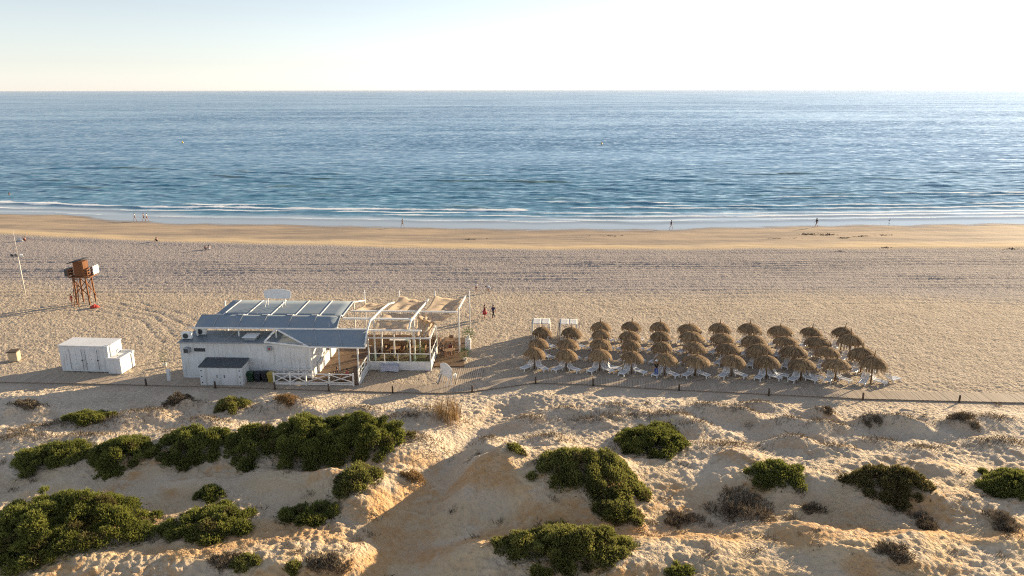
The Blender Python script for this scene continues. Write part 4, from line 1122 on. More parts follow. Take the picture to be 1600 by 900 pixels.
# ring of struts below the thatch
sm2 = MB()
for k in range(8):
    a = k / 8 * 6.283; sm2.bar((.06 * math.cos(a), .06 * math.sin(a), 2.0), (1.2 * math.cos(a), 1.2 * math.sin(a), 2.0), .04, .05, tone=.3)
    b = (k + 1) / 8 * 6.283; sm2.bar((1.2 * math.cos(a), 1.2 * math.sin(a), 2.0), (1.2 * math.cos(b), 1.2 * math.sin(b), 2.0), .04, .05, tone=.3)
STRUT = sm2.mesh("strut_frame", M["pole"])
ROWS = {
    "front": [(834.7, 550), (884.4, 552), (937, 553), (987.5, 557), (1039, 559.7), (1087, 560.6), (1144, 561), (1199, 564), (1253, 567), (1307, 568), (1364, 567)],
    "second": [(841, 533.5), (886.6, 534.4), (936, 536), (987.5, 538), (1035, 541), (1084, 542), (1138, 543), (1188, 546), (1240, 548), (1292, 549), (1348, 550)],
    "third": [(846.5, 517.5), (892, 518.5), (939, 520), (984, 522), (1031.5, 524), (1080, 526), (1128, 527), (1178, 530), (1227, 531), (1278, 532), (1330, 532)],
    "back": [(939, 508), (985, 508), (1030, 510), (1077, 511), (1124, 512), (1171, 513), (1220, 515), (1266, 517), (1316, 518)],
}
ORD = ["first", "second", "third", "fourth", "fifth", "sixth", "seventh", "eighth", "ninth", "tenth", "eleventh"]
def link(name, me_, parent):
    o = bpy.data.objects.new(name, me_); COL.objects.link(o); o.parent = parent; return o

# sunbed: moulded plastic frame with slats, hinged raised back
def sunbed_proto():
    e_ = empty("sunbed", (0, 0, 0), "sunbed", "sunbed", 0, "white sunbeds under the thatched parasols")
    W = .62
    m = MB()
    m.box(-W / 2, -1.25, .27, -W / 2 + .11, .05, .345, 0, .5, .01); m.box(W / 2 - .11, -1.25, .27, W / 2, .05, .345, 0, .5, .01)
    m.box(-W / 2 + .11, -1.25, .27, W / 2 - .11, -1.10, .34, 0, .5, .01); m.box(-W / 2 + .11, -.03, .27, W / 2 - .11, .05, .34, 0, .5, .01)
    m.build("frame", M["plastic"], e_)
    m = MB()
    for k in range(8): m.box(-W / 2 + .11, -1.06 + k * .125, .295, W / 2 - .11, -.975 + k * .125, .320)
    m.build("slats", M["slat"], e_)
    m = MB(); c, s = math.cos(R(52)), math.sin(R(52))
    T = Matrix.Translation((0, .06, .33)) @ Matrix.Rotation(R(52), 4, 'X')
    m.box(-W / 2, 0, -.03, -W / 2 + .07, .72, .03, 0, .5, .01, T); m.box(W / 2 - .07, 0, -.03, W / 2, .72, .03, 0, .5, .01, T); m.box(-W / 2 + .07, .64, -.03, W / 2 - .07, .72, .03, 0, .5, .01, T); m.box(-W / 2 + .07, 0, -.03, W / 2 - .07, .07, .03, 0, .5, .01, T)
    for k in range(4): m.box(-W / 2 + .07, .13 + k * .13, -.012, W / 2 - .07, .21 + k * .13, .014, 1, .5, 0, T)
    m.build("backrest", [M["plastic"], M["slat"]], e_)
    for sx in (-1, 1):
        for y0 in (-1.15, -.1):
            m = MB(); m.box(sx * (W / 2 - .04) - .035, y0 - .05, 0, sx * (W / 2 - .04) + .035, y0 + .05, .268); m.build("leg", M["plastic"], e_)
        m = MB(); m.bar((sx * (W / 2 + .01), .0, .30), (sx * (W / 2 + .01), .30, .50), .03, .05); m.build("arm_strut", M["plastic"], e_)
    return e_
bed0 = sunbed_proto(); bed_used = False
def place_bed(x, y, z, ang, label):
    global bed_used
    b = copy_tree(bed0) if bed_used else bed0
    bed_used = True
    b.scale = (1.05, .88, .95); b.location = (x, y, z); b.rotation_euler = (0, 0, ang); b["label"] = label
    return b
PARASOLS = []
rp = random.Random(11)
for row, lst in ROWS.items():
    for i, (px, py) in enumerate(lst):
        zs = .97 if i == len(lst) - 1 else .82
        X, Y = at_h(px, py + 1.0, 2.14 * zs); Z = hz(X, Y)
        sc = rp.uniform(.91, 1.07) * (.87 if px < 1060 else 1.0)
        e_ = empty("thatched_parasol", (X, Y, Z), "straw thatched parasol, %s from the left in the %s row" % (ORD[i], row), "parasol", rp.random() * 6.28, "straw parasols standing in rows on the beach")
        e_.rotation_euler = (rp.uniform(-.075, .075), rp.uniform(-.075, .075), e_.rotation_euler[2]); e_.scale = (sc, sc, zs * rp.uniform(.96, 1.06))
        link("canopy", CANOPY[rp.randrange(4)], e_); link("pole", POLE, e_); link("topknot", SPIKE[rp.randrange(3)], e_); link("strut_frame", STRUT, e_)
        for side, s in (("left", -1), ("right", 1)):
            a = s * R(40 + rp.uniform(-6, 8))             # foot end fans out towards the path
            r_ = .50 + rp.uniform(-.05, .08)
            bx, by = X + s * r_, Y + .15 + rp.uniform(-.12, .12)
            place_bed(bx, by, Z + .01, a, "white sunbed %s of the pole under the %s parasol in the %s row" % (side, ORD[i], row))
for i, row in ((2, "front"), (7, "front"), (8, "front")):
    px, py = ROWS[row][i]; X, Y = at_h(px, py + 1, 2.14 * .82)
    place_bed(X + 1.15, Y + .35, .01, R(66), "extra white sunbed doubled up at right of the %s parasol in the %s row" % (ORD[i], row))
X, Y = at_h(1392, 600)
place_bed(X, Y + .3, .01, R(115), "white sunbed lying alone in the sun beyond the rightmost parasol")

# curtained white day beds behind the two left columns
for k, (px, py, wh) in enumerate(((845, 503, "left"), (888, 504, "right"))):
    X, Y = at_h(px, py - 1, 1.9)
    e_ = empty("cabana_bed", (X, Y, 0), "white curtained day bed with flat cloth roof, %s one of the pair" % wh, "day bed", R(-5), "white curtained day beds behind the parasols"); e_.scale = (1, 1, .86)
    for a in (-.9, .9):
        for b in (-.9, .9):
            m = MB(); m.bar((a, b, 0), (a, b, 2.2), .07); m.build("post", M["white_frame"], e_)
    m = MB(); m.sheet(lambda u, v: (-.97 + .955 * u, -.97 + 1.94 * v, 2.25 - .03 * math.sin(math.pi * u) * math.sin(math.pi * v)), 6, 8); m.build("roof_cloth", M["sheet"], e_); m = MB(); m.sheet(lambda u, v: (.015 + .955 * u, -.97 + 1.94 * v, 2.25 - .03 * math.sin(math.pi * u) * math.sin(math.pi * v)), 6, 8); m.build("roof_cloth", M["sheet"], e_)
    m = MB(); m.box(-.85, -.85, .18, .85, .85, .45, 0, .5, .05); m.build("mattress", M["sheet"], e_)
    m = MB(); m.box(-.88, -.88, .0, .88, .88, .178); m.build("base", M["white_frame"], e_)
    for a, b, s in ((.99, .60, 0), (.99, -.60, 0), (-.99, .6, 0), (-.99, -.6, 0), (.99, .0, 0), (-.99, .0, 0)) + (((-1.06, -.7, 1),) if k else ()):
        m = MB(); m.sheet(lambda u, v, a=a, b=b, s=s: (a + .05 * math.sin(u * 18) - (.25 * v * s), b - .35 + .70 * u * (1 - .3 * math.sin(math.pi * v)), 2.2 - 2.0 * v), 10, 8, .01); m.build("curtain", M["sheet"], e_)

# ------------------------------------------------------------------ people
def skin_mesh(nodes, edges, radii, levels=1):
    me_ = bpy.data.meshes.new("tmp"); me_.from_pydata(nodes, edges, []); ob = bpy.data.objects.new("tmp", me_); COL.objects.link(ob)
    ob.modifiers.new("s", 'SKIN'); sub = ob.modifiers.new("u", 'SUBSURF'); sub.levels = levels; sub.render_levels = levels
    sv_ = me_.skin_vertices[0].data
    for i, r_ in enumerate(radii): sv_[i].radius = (r_, r_)
    sv_[0].use_root = True
    dg = bpy.context.evaluated_depsgraph_get(); ev = ob.evaluated_get(dg)
    out = bpy.data.meshes.new_from_object(ev)
    V = [tuple(v.co) for v in out.vertices]; Fc = [list(p.vertices) for p in out.polygons]
    bpy.data.objects.remove(ob); bpy.data.meshes.remove(me_); bpy.data.meshes.remove(out)
    return V, Fc

def joints(pose, rnd):
    """joint table, metres, facing +x, height about 1.72"""
    J = {}
    if pose in ("walk", "stand"):
        st_ = .30 if pose == "walk" else .05
        J.update(pelvis=(0, 0, .95), waist=(.01, 0, 1.10), chest=(.03, 0, 1.30), neck=(.03, 0, 1.47), head0=(.045, 0, 1.57), head1=(.055, 0, 1.66))
        for s, k in (("L", 1), ("R", -1)):
            sw = st_ * k
            J["hip" + s] = (0, .09 * k, .90); J["knee" + s] = (.07 + sw * .55, .095 * k, .50); J["ankle" + s] = (sw - (.06 if k < 0 and pose == "walk" else 0), .095 * k, .09 if not (k < 0 and pose == "walk") else .13); J["toe" + s] = (sw + .15, .11 * k, .035)
            J["sh" + s] = (.02, .18 * k, 1.42); J["el" + s] = (-.01 - sw * .35, .25 * k, 1.14); J["wr" + s] = (.10 - sw * .6, .25 * k, .90)
    elif pose == "bend":
        J.update(pelvis=(-.15, 0, .72), waist=(.0, 0, .86), chest=(.20, 0, .95), neck=(.36, 0, .98), head0=(.46, 0, .96), head1=(.54, 0, .93))
        for s, k in (("L", 1), ("R", -1)):
            J["hip" + s] = (-.14, .09 * k, .68); J["knee" + s] = (.08, .11 * k, .42); J["ankle" + s] = (-.08, .11 * k, .08); J["toe" + s] = (.08, .12 * k, .035)
            J["sh" + s] = (.28, .17 * k, .92); J["el" + s] = (.34, .20 * k, .62); J["wr" + s] = (.42, .17 * k, .36)
    elif pose == "sit":
        J.update(pelvis=(0, 0, .13), waist=(.0, 0, .27), chest=(.06, 0, .46), neck=(.10, 0, .62), head0=(.13, 0, .71), head1=(.15, 0, .80))
        for s, k in (("L", 1), ("R", -1)):
            J["hip" + s] = (.02, .10 * k, .12); J["knee" + s] = (.36, .14 * k, .44); J["ankle" + s] = (.56, .12 * k, .08); J["toe" + s] = (.70, .13 * k, .04)
            J["sh" + s] = (.08, .18 * k, .57); J["el" + s] = (.20, .25 * k, .37); J["wr" + s] = (.38, .16 * k, .42)
    elif pose == "chair":
        J.update(pelvis=(0, 0, .52), waist=(.0, 0, .68), chest=(.03, 0, .88), neck=(.05, 0, 1.04), head0=(.07, 0, 1.14), head1=(.08, 0, 1.23))
        for s, k in (("L", 1), ("R", -1)):
            J["hip" + s] = (.02, .10 * k, .50); J["knee" + s] = (.44, .12 * k, .51); J["ankle" + s] = (.44, .12 * k, .09); J["toe" + s] = (.58, .13 * k, .035)
            J["sh" + s] = (.04, .18 * k, .99); J["el" + s] = (.12, .25 * k, .74); J["wr" + s] = (.34, .18 * k, .74)
    return J
CH = [("pelvis", "waist"), ("waist", "chest"), ("chest", "neck"), ("neck", "head0"), ("head0", "head1")]
for s in "LR":
    CH += [("pelvis", "hip" + s), ("hip" + s, "knee" + s), ("knee" + s, "ankle" + s), ("ankle" + s, "toe" + s), ("chest", "sh" + s), ("sh" + s, "el" + s), ("el" + s, "wr" + s)]
RAD = dict(pelvis=.13, waist=.115, chest=.135, neck=.055, head0=.085, head1=.082, hip=.088, knee=.058, ankle=.040, toe=.034, sh=.060, el=.044, wr=.030)
def person(x, y, z, pose, facing, label, top, bottom, h=1.72, legs_bare=True, hair="hair", hat=None, sleeves=False, group=None, skirt=False, long=False):
    rnd = random.Random(hash(label) & 0xffff)
    J = joints(pose, rnd); names = list(J)
    names.remove("pelvis"); names = ["pelvis"] + names
    def rad(n, k=1.0): return RAD[n.rstrip("LR") if n.rstrip("LR") in RAD else n] * k
    ix = {n: i for i, n in enumerate(names)}
    e_ = empty("person", (x, y, z), label, "person", facing, group); e_.scale = (h / 1.72,) * 3
    V, Fc = skin_mesh([J[n] for n in names], [(ix[a], ix[b]) for a, b in CH], [rad(n) for n in names])
    m = MB(); m.poly(V, Fc, 0, .5, True)
    hc = (Vector(J["head0"]) + Vector(J["head1"])) / 2; hd = (Vector(J["head1"]) - Vector(J["head0"])).normalized()
    fw = Vector((1, 0, 0)); fw = (fw - hd * fw.dot(hd)).normalized(); sd_ = hd.cross(fw)
    for k in (-1, 1):
        c = hc + fw * .092 + sd_ * .032 * k + hd * .005; m.box(c.x - .008, c.y - .011, c.z - .006, c.x + .008, c.y + .011, c.z + .006, 1)
        c = hc + sd_ * .090 * k; m.box(c.x - .018, c.y - .008, c.z - .03, c.x + .012, c.y + .008, c.z + .03, 0, .5, .004)
    m.tube([hc + fw * .085 + hd * .01, hc + fw * .118 - hd * .03], [.009, .014], 6); m.tube([hc + fw * .092 + sd_ * .022 - hd * .058, hc + fw * .092 - sd_ * .022 - hd * .058], .006, 6, 2)
    for s, k in (("L", 1), ("R", -1)):   # palm, four fingers and a thumb
        wv_ = Vector(J["wr" + s]); d = (wv_ - Vector(J["el" + s])).normalized(); pn = Vector((0, k, 0)); pn = (pn - d * pn.dot(d)).normalized(); ac = d.cross(pn)
        m.tube([wv_ - d * .01, wv_ + d * .045, wv_ + d * .09], [.028, .034, .030], 8)
        for q, (o_, L_) in enumerate(((-.027, .062), (-.009, .074), (.009, .069), (.027, .054))):
            b_ = wv_ + d * .085 + ac * o_; m.tube([b_, b_ + d * L_ * .55 - pn * .006, b_ + d * L_ * .9 - pn * .026], [.0085, .008, .006], 5)
        b_ = wv_ + d * .035 - ac * .03; m.tube([b_, b_ + d * .03 - ac * .025, b_ + d * .06 - ac * .03], [.010, .009, .007], 5)
    m.build("body", [M["skin"], M["eye"], M["redtop"]], e_)
    def garment(nm, nodes_, edges_, k, mat, cut=None):
        pts = []; rr = []; id_ = {}
        for n in nodes_:
            id_[n] = len(pts)
            if isinstance(n, tuple): a, b, t_ = n; pts.append(tuple(Vector(J[a]).lerp(Vector(J[b]), t_))); rr.append((rad(a) * (1 - t_) + rad(b) * t_) * k)
            else: pts.append(J[n]); rr.append(rad(n) * k)
        V_, F_ = skin_mesh(pts, [(id_[a], id_[b]) for a, b in edges_], rr)
        mm = MB(); mm.poly(V_, F_, 0, .5, True); mm.build(nm, mat, e_)
    if top:
        t_ = .95 if sleeves else .45
        nd = ["waist", "pelvis", "chest", ("chest", "neck", .6), "shL", "shR", ("shL", "elL", t_), ("shR", "elR", t_)]
        ed = [("waist", "pelvis"), ("waist", "chest"), ("chest", nd[3]), ("chest", "shL"), ("chest", "shR"), ("shL", nd[6]), ("shR", nd[7])]
        garment("shirt", nd, ed, 1.13, M[top])
    if bottom:
        if skirt:
            p = J["pelvis"]; m = MB(); m.lathe([(.17, .10), (.20, -.05), (.30, -.42 if not long else -.82), (.27, -.42 if not long else -.82)], 14, c=(p[0], p[1], p[2])); m.build("skirt", M[bottom], e_)
        else:
            t_ = .93 if long else .55
            src = "knee" if long else "hip"
            nd = ["pelvis", ("pelvis", "waist", .35), "hipL", "hipR"] + (["kneeL", "kneeR", ("kneeL", "ankleL", .9), ("kneeR", "ankleR", .9)] if long else [("hipL", "kneeL", .55), ("hipR", "kneeR", .55)])
            ed = [("pelvis", nd[1]), ("pelvis", "hipL"), ("pelvis", "hipR")] + ([("hipL", "kneeL"), ("hipR", "kneeR"), ("kneeL", nd[6]), ("kneeR", nd[7])] if long else [("hipL", nd[4]), ("hipR", nd[5])])
            garment("trousers" if long else "shorts", nd, ed, 1.15, M[bottom])
    c = hc - fw * .014 + hd * .018
    m = MB(); m.lathe([(.0, .125), (.05, .115), (.088, .07), (.102, .01), (.098, -.05), (.06, -.07)], 12, c=tuple(c)); m.build("hair", M[hair], e_)
    if hat:
        m = MB(); m.lathe([(.19, .055), (.17, .07), (.105, .075), (.10, .15), (.05, .175), (0, .18)], 14, c=tuple(c)); m.build("hat", M[hat], e_)
    return e_
def stand_on(px, py, *a, wade=0.0, **k):
    X, Y = at_h(px, py, 0)
    for _ in range(5):
        zz_ = max(hz(X, Y), WATER - .05 if wade == 0 else WATER - wade); X, Y = at_h(px, py, zz_)
    return person(X, Y, zz_ + .0, *a, **k)
stand_on(211, 344, "walk", R(200), "person in white top walking along the water's edge, left of a couple", "whitefab", "greyfab")
stand_on(224.5, 344.3, "walk", R(20), "bare backed person with dark hair, left half of a couple in shallow water", None, "blackfab")
stand_on(229.2, 344.3, "walk", R(20), "person in pale top, right half of a couple walking in shallow water", "whitefab", "maroon")
stand_on(628.5, 354.5, "walk", R(-20), "person in black swimwear walking on wet sand near the photo's middle", "blackfab", "blackfab")
stand_on(1048, 357.5, "walk", R(0), "person in dark clothes striding on the wet sand, left of another walker", "navy", "blackfab", sleeves=True)
stand_on(1275, 355.5, "walk", R(185), "tall thin person in black, rightmost walker at the water's edge", "blackfab", "blackfab", h=1.9, sleeves=True)
stand_on(245, 376.5, "sit", R(150), "person in black sitting alone on the sand by the berm", "blackfab", "blackfab", sleeves=True)
stand_on(321, 389.5, "sit", R(120), "person in grey, left one of two sitting together on the sand", "greyfab", "navy")
stand_on(326.5, 389.5, "sit", R(120), "person in white, right one of two sitting together on the sand", "whitefab", "navy")
stand_on(39, 375.5, "sit", R(150), "person in maroon sitting beside the small white and blue tent", "maroon", "blackfab")
stand_on(744, 456, "stand", R(120), "child in pale shirt standing on the sand above the couple", "whitefab", "maroon", h=1.35)
stand_on(763.5, 456.5, "bend", R(200), "child in blue and white bending down to the sand", "bluefab2", "whitefab", h=1.55)
stand_on(757, 497, "stand", R(200), "person in dark top and crimson skirt, left of two beyond the deck", "maroon", "redtop", h=1.72, skirt=True)
stand_on(770.5, 497.5, "walk", R(230), "person in navy top and black trousers, right of two beyond the deck", "navy", "blackfab", h=1.75, long=True, sleeves=True)
stand_on(1024, 589, "stand", R(260), "person in white hat, black top and blue trousers beside the fifth front parasol", "blackfab", "bluefab", hat="whitefab", long=True, sleeves=True)
stand_on(112.5, 475.5, "stand", R(250), "person in red shirt and shorts standing beside the lifeguard tower", "red", "red", h=1.5)
c0 = copy_tree(ch0); c0.location = bl(16.35, -.85, .31); c0.rotation_euler = (0, 0, BROT + R(-90)); c0["label"] = "wooden chair under the person in crimson behind the front fence"
P_ = bl(16.35, -.85, .28); person(P_.x, P_.y, P_.z, "chair", BROT + R(180), "person in crimson top seated on the terrace behind the fence", "redtop", "whitefab", sleeves=True)
c0 = copy_tree(ch0); c0.location = bl(15.2, -.6, .31); c0.rotation_euler = (0, 0, BROT + R(90)); c0["label"] = "wooden chair under the person in black behind the front fence"
P_ = bl(15.2, -.6, .28); person(P_.x, P_.y, P_.z, "chair", BROT, "person in black seated opposite the one in crimson on the terrace", "blackfab", "blackfab")
table(15.78, -.72, "small wooden table between the two people behind the fence", .304, sx=.2, sy=.35)
P_ = bl(24.45, 6.2, .13); person(P_.x, P_.y, P_.z, "chair", BROT, "diner in black, left of two at the open deck table", "blackfab", "greyfab")
P_ = bl(25.2, 6.95, .13); person(P_.x, P_.y, P_.z, "chair", BROT + R(-90), "diner in maroon, right of two at the open deck table", "maroon", "navy")
X, Y = at_h(14, 303, WATER); person(X, Y, WATER - 1.0, "stand", R(90), "bather standing waist deep in the sea at the left edge", None, "blackfab")
# small tent
X, Y = at_h(31, 375); Z = hz(X, Y)
tn = empty("beach_tent", (X, Y, Z), "small white and blue pop up beach tent near the berm", "tent", R(20)); tn.scale = (.68,) * 3
m = MB(); m.sheet(lambda u, v: (-.9 + 1.8 * u, -.55 + 1.2 * v * (1 - .3 * abs(2 * u - 1)), 1.05 * math.sin(math.pi * u) ** .6 * math.sin(math.pi * (.12 + .86 * v)) ** .7), 12, 8); m.build("canopy", M["sheet"], tn)
m = MB(); m.box(-.7, -.9, .0, .6, -.2, .12, 0, .5, .05); m.build("ground_mat", M["bluefab2"], tn)

# ------------------------------------------------------------------ sea marks, bird, seaweed
for px, py, lb in ((285, 222.5, "small yellow buoy floating left of centre far out"), (940, 226, "small yellow buoy floating right of centre far out")):
    X, Y = at_h(px, py, WATER)
    m = MB(); m.lathe([(0, -.4), (.45, -.2), (.5, .25), (.30, .5), (.12, 1.15), (0, 1.25)], 12)
    o = m.build("sea_buoy", M["buoy"], None, (X, Y, WATER)); tag(o, lb, "buoy", "yellow buoys on the sea")
X, Y = at_h(1389, 347.5, WATER)
bd = empty("gull", (X, Y, WATER + .02), "dark gull standing in the shallow wash at right", "bird", R(30)); bd.scale = (1.5,) * 3
V, Fc = skin_mesh([(0, 0, .20), (-.12, 0, .19), (-.24, 0, .20), (.10, 0, .24), (.15, 0, .31), (.22, 0, .31)], [(0, 1), (1, 2), (0, 3), (3, 4), (4, 5)], [.075, .06, .015, .055, .04, .012])
m = MB(); m.poly(V, Fc, 0, .5, True); m.tube([(0, .03, 0), (0, .03, .15)], .008, 5); m.tube([(0, -.03, 0), (0, -.03, .15)], .008, 5); m.build("body", M["greyfab"], bd)

sw = MB()
for cx, cy, wx_, wy_, n in ((1262, 365, 14, 2, 260), (1290, 366, 16, 2.5, 260), (1318, 372, 10, 1.5, 120), (1345, 369, 12, 1, 120), (1380, 367, 14, 1, 90), (1385, 389, 10, .8, 70), (1580, 391, 12, 1, 90), (1210, 372, 12, .8, 80), (955, 366, 22, 1.2, 110), (735, 373, 14, 1, 70), (1310, 394, 10, .7, 60), (1240, 372, 8, .7, 40)):
    for _ in range(int(n * .45)):
        px = random.gauss(cx, wx_ * .5); py = random.gauss(cy, wy_ * .5); X, Y = at_h(px, py); Z = hz(X, Y) + .03
        a = random.random() * 6.28; L_ = random.uniform(.15, .5); dx, dy = math.cos(a) * L_, math.sin(a) * L_ * .6
        sw.poly([(X, Y, Z - .03), (X + dx * .5 - dy * .25, Y + dy * .5 + dx * .2, Z + random.uniform(.02, .10)), (X + dx, Y + dy, Z - .03), (X + dx * .5 + dy * .25, Y + dy * .5 - dx * .2, Z + random.uniform(.0, .06))], [(0, 1, 2, 3)], 0, random.random())
o = sw.build("seaweed", M["weed"]); tag(o, "dark strands of seaweed scattered on the wet sand", "seaweed", None, "stuff")

# ------------------------------------------------------------------ shrubs
def shrub(x0, x1, y0, y1, name, label, cat, mats, seed, group=None, dens=1.0, hk=.33, spiky=1.5, blade=(.17, .34), wide=.022):
    rnd = np.random.default_rng(seed)
    s = ppm((y0 + y1) / 2 + 8)
    vis = .90 * (y1 - y0) / s
    h = hk * vis; D = max(.8, (vis - .87 * h) / .52); W = (x1 - x0) / s
    fx, fy, fz = on_ground((x0 + x1) / 2, y1 - 1)
    for _ in range(4):
        cy = fy + D * .48; cx = fx * cy / fy; cz = hz(cx, cy)
        ty2 = cy + D * .26; zt = hz(cx, ty2) + h * 1.25
        top_px = 450 - F * (ty2 * SP + (zt - CAM_H) * CP) / (ty2 * CP - (zt - CAM_H) * SP)
        k_ = (y1 - y0) / max(6, y1 - top_px); k_ = min(1.3, max(.7, k_)); D *= k_; h *= k_ ** .6
    D = max(.6, D); h = max(.3, h)
    W = (x1 - x0) / (F / (cy * CP - (cz - CAM_H) * SP))
    e_ = empty(name, (cx, cy, cz), label, cat, 0, group)
    # a low uneven mass built of many leafy clumps, each a small rounded head of sprays
    ph_ = rnd.uniform(0, 50)
    def edge(a): return 1 + .30 * float(perlin(np.array([math.cos(a) * 1.3 + ph_]), np.array([math.sin(a) * 1.3 + ph_]))[0]) + .12 * float(perlin(np.array([math.cos(a) * 4 + ph_]), np.array([math.sin(a) * 4]))[0])
    cr = float(np.clip(.17 * min(W, D), .22, .42))
    nl = int(np.clip(2.0 * (W * D * .785) / (cr * cr * 3.14), 9, 420))
    lobes = []
    for k in range(nl):
        a = rnd.uniform(0, 6.283); q = rnd.uniform(0, 1) ** .56
        e__ = edge(a); x_ = q * math.cos(a) * W / 2 * e__ * .94; y_ = q * math.sin(a) * D / 2 * e__ * .94
        env = h * max(.12, 1 - q ** 2.2) ** .62 * (1 + .38 * float(perlin(np.array([x_ / 1.4 + ph_]), np.array([y_ / 1.1 + 7]))[0]) + rnd.uniform(-.22, .30))
        lobes.append((x_, y_, cr * rnd.uniform(.55, 1.45), env))
    T = []; tone_l = []
    for (lx, ly, lr_, lh) in lobes:
        n = int(84 * dens * (lr_ / .35) ** 1.6) + 6
        d_ = rnd.normal(0, 1, (n, 3)); d_[:, 2] = np.abs(d_[:, 2]) * .9 + .1 * d_[:, 2]; d_ /= np.linalg.norm(d_, axis=1)[:, None]
        rad_ = lr_ * rnd.uniform(.55, 1.05, n)[:, None]
        p_ = np.array([lx, ly, max(.03, lh - lr_ * .8)]) + d_ * rad_ * np.array([1, 1, .85])
        p_[:, 2] = np.maximum(p_[:, 2], .02)
        d2 = d_ * .8 + np.array([lx / W * 1.0, ly / D * 1.0, .55 * spiky])
        T.append(np.concatenate([p_, d2], 1)); tl0 = rnd.uniform(-.16, .20); dead = rnd.random() < .06; tone_l += [tl0 - (9 if dead else 0)] * n
        nb_ = max(2, int(n * .3)); q_ = rnd.uniform(0, 1, nb_)           # leaf-bearing twigs below the head
        p_ = np.stack([lx + rnd.normal(0, lr_ * .55, nb_), ly + rnd.normal(0, lr_ * .55, nb_), np.maximum(.03, lh * q_ * .8)], -1)
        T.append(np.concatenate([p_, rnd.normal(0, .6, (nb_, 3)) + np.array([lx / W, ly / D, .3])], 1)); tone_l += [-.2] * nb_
    T = np.concatenate(T)
    g = height(T[:, 0] + cx, T[:, 1] + cy) - cz
    patch = perlin(T[:, 0] * 1.3 + seed, T[:, 1] * 1.3 + T[:, 2])
    verts = []; faces = []; tone = []; mis = []
    for (x_, y_, z_, nx, ny, nz), gz_, pt, tl_ in zip(T, g, patch, tone_l):
        mi_ = 1 if tl_ < -5 else 0; tl_ = tl_ + 9 if mi_ else tl_
        base_t = .42 + .30 * pt + tl_ + rnd.uniform(-.12, .14)
        L0 = rnd.uniform(*blade)
        for k in range(4):
            d = Vector((nx + rnd.normal(0, .45), ny + rnd.normal(0, .45), nz + rnd.normal(0, .3))).normalized()
            L_ = L0 * rnd.uniform(.6, 1.2); sd2 = d.cross(Vector((rnd.normal(), rnd.normal(), rnd.normal()))).normalized() * wide * rnd.uniform(.7, 1.4)
            p = Vector((x_, y_, z_ + gz_)) - d * L_ * .35
            o_ = len(verts)
            q_ = p + d * L_ * .55
            verts += [tuple(p), tuple(q_ - sd2), tuple(p + d * L_), tuple(q_ + sd2)]
            faces.append((o_, o_ + 1, o_ + 2, o_ + 3)); mis.append(mi_); tt_ = base_t + rnd.uniform(-.12, .12)
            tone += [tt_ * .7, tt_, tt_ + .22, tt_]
    m = MB(); m.v = verts; m.f = faces; m.mi = mis; m.sm = [False] * len(faces); m.tone = [float(min(1, max(0, t_))) for t_ in tone]
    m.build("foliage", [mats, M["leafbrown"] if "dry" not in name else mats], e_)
    b = MB()
    for (lx, ly, lr_, lh) in lobes[:(8 if min(W, D) > 1.3 else 1)]:
        zt = hz(cx + lx, cy + ly) - cz
        b.tube([(lx * .05, ly * .05, -.1), (lx * .7, ly * .7, zt + lh * .35), (lx, ly, zt + lh * .8)], [.05, .035, .012], 5)
    for (lx, ly, lr_, lh) in lobes[:(8 if min(W, D) > 1.3 else 0)]:       # bare twigs that stick out
        zt = hz(cx + lx, cy + ly) - cz; a = rnd.uniform(0, 6.283); q = lr_ * rnd.uniform(.7, 1.3)
        b.tube([(lx * .95, ly * .95, zt + lh * .72), (lx + q * .5 * math.cos(a), ly + q * .5 * math.sin(a), zt + lh + q * .25), (lx + q * math.cos(a), ly + q * math.sin(a), zt + lh + q * .45)], [.018, .012, .006], 4)
    b.build("stem", M["bark"], e_)
    return e_
G1, G2 = "juniper shrubs in a row across the left dunes", "juniper shrubs on the dunes"
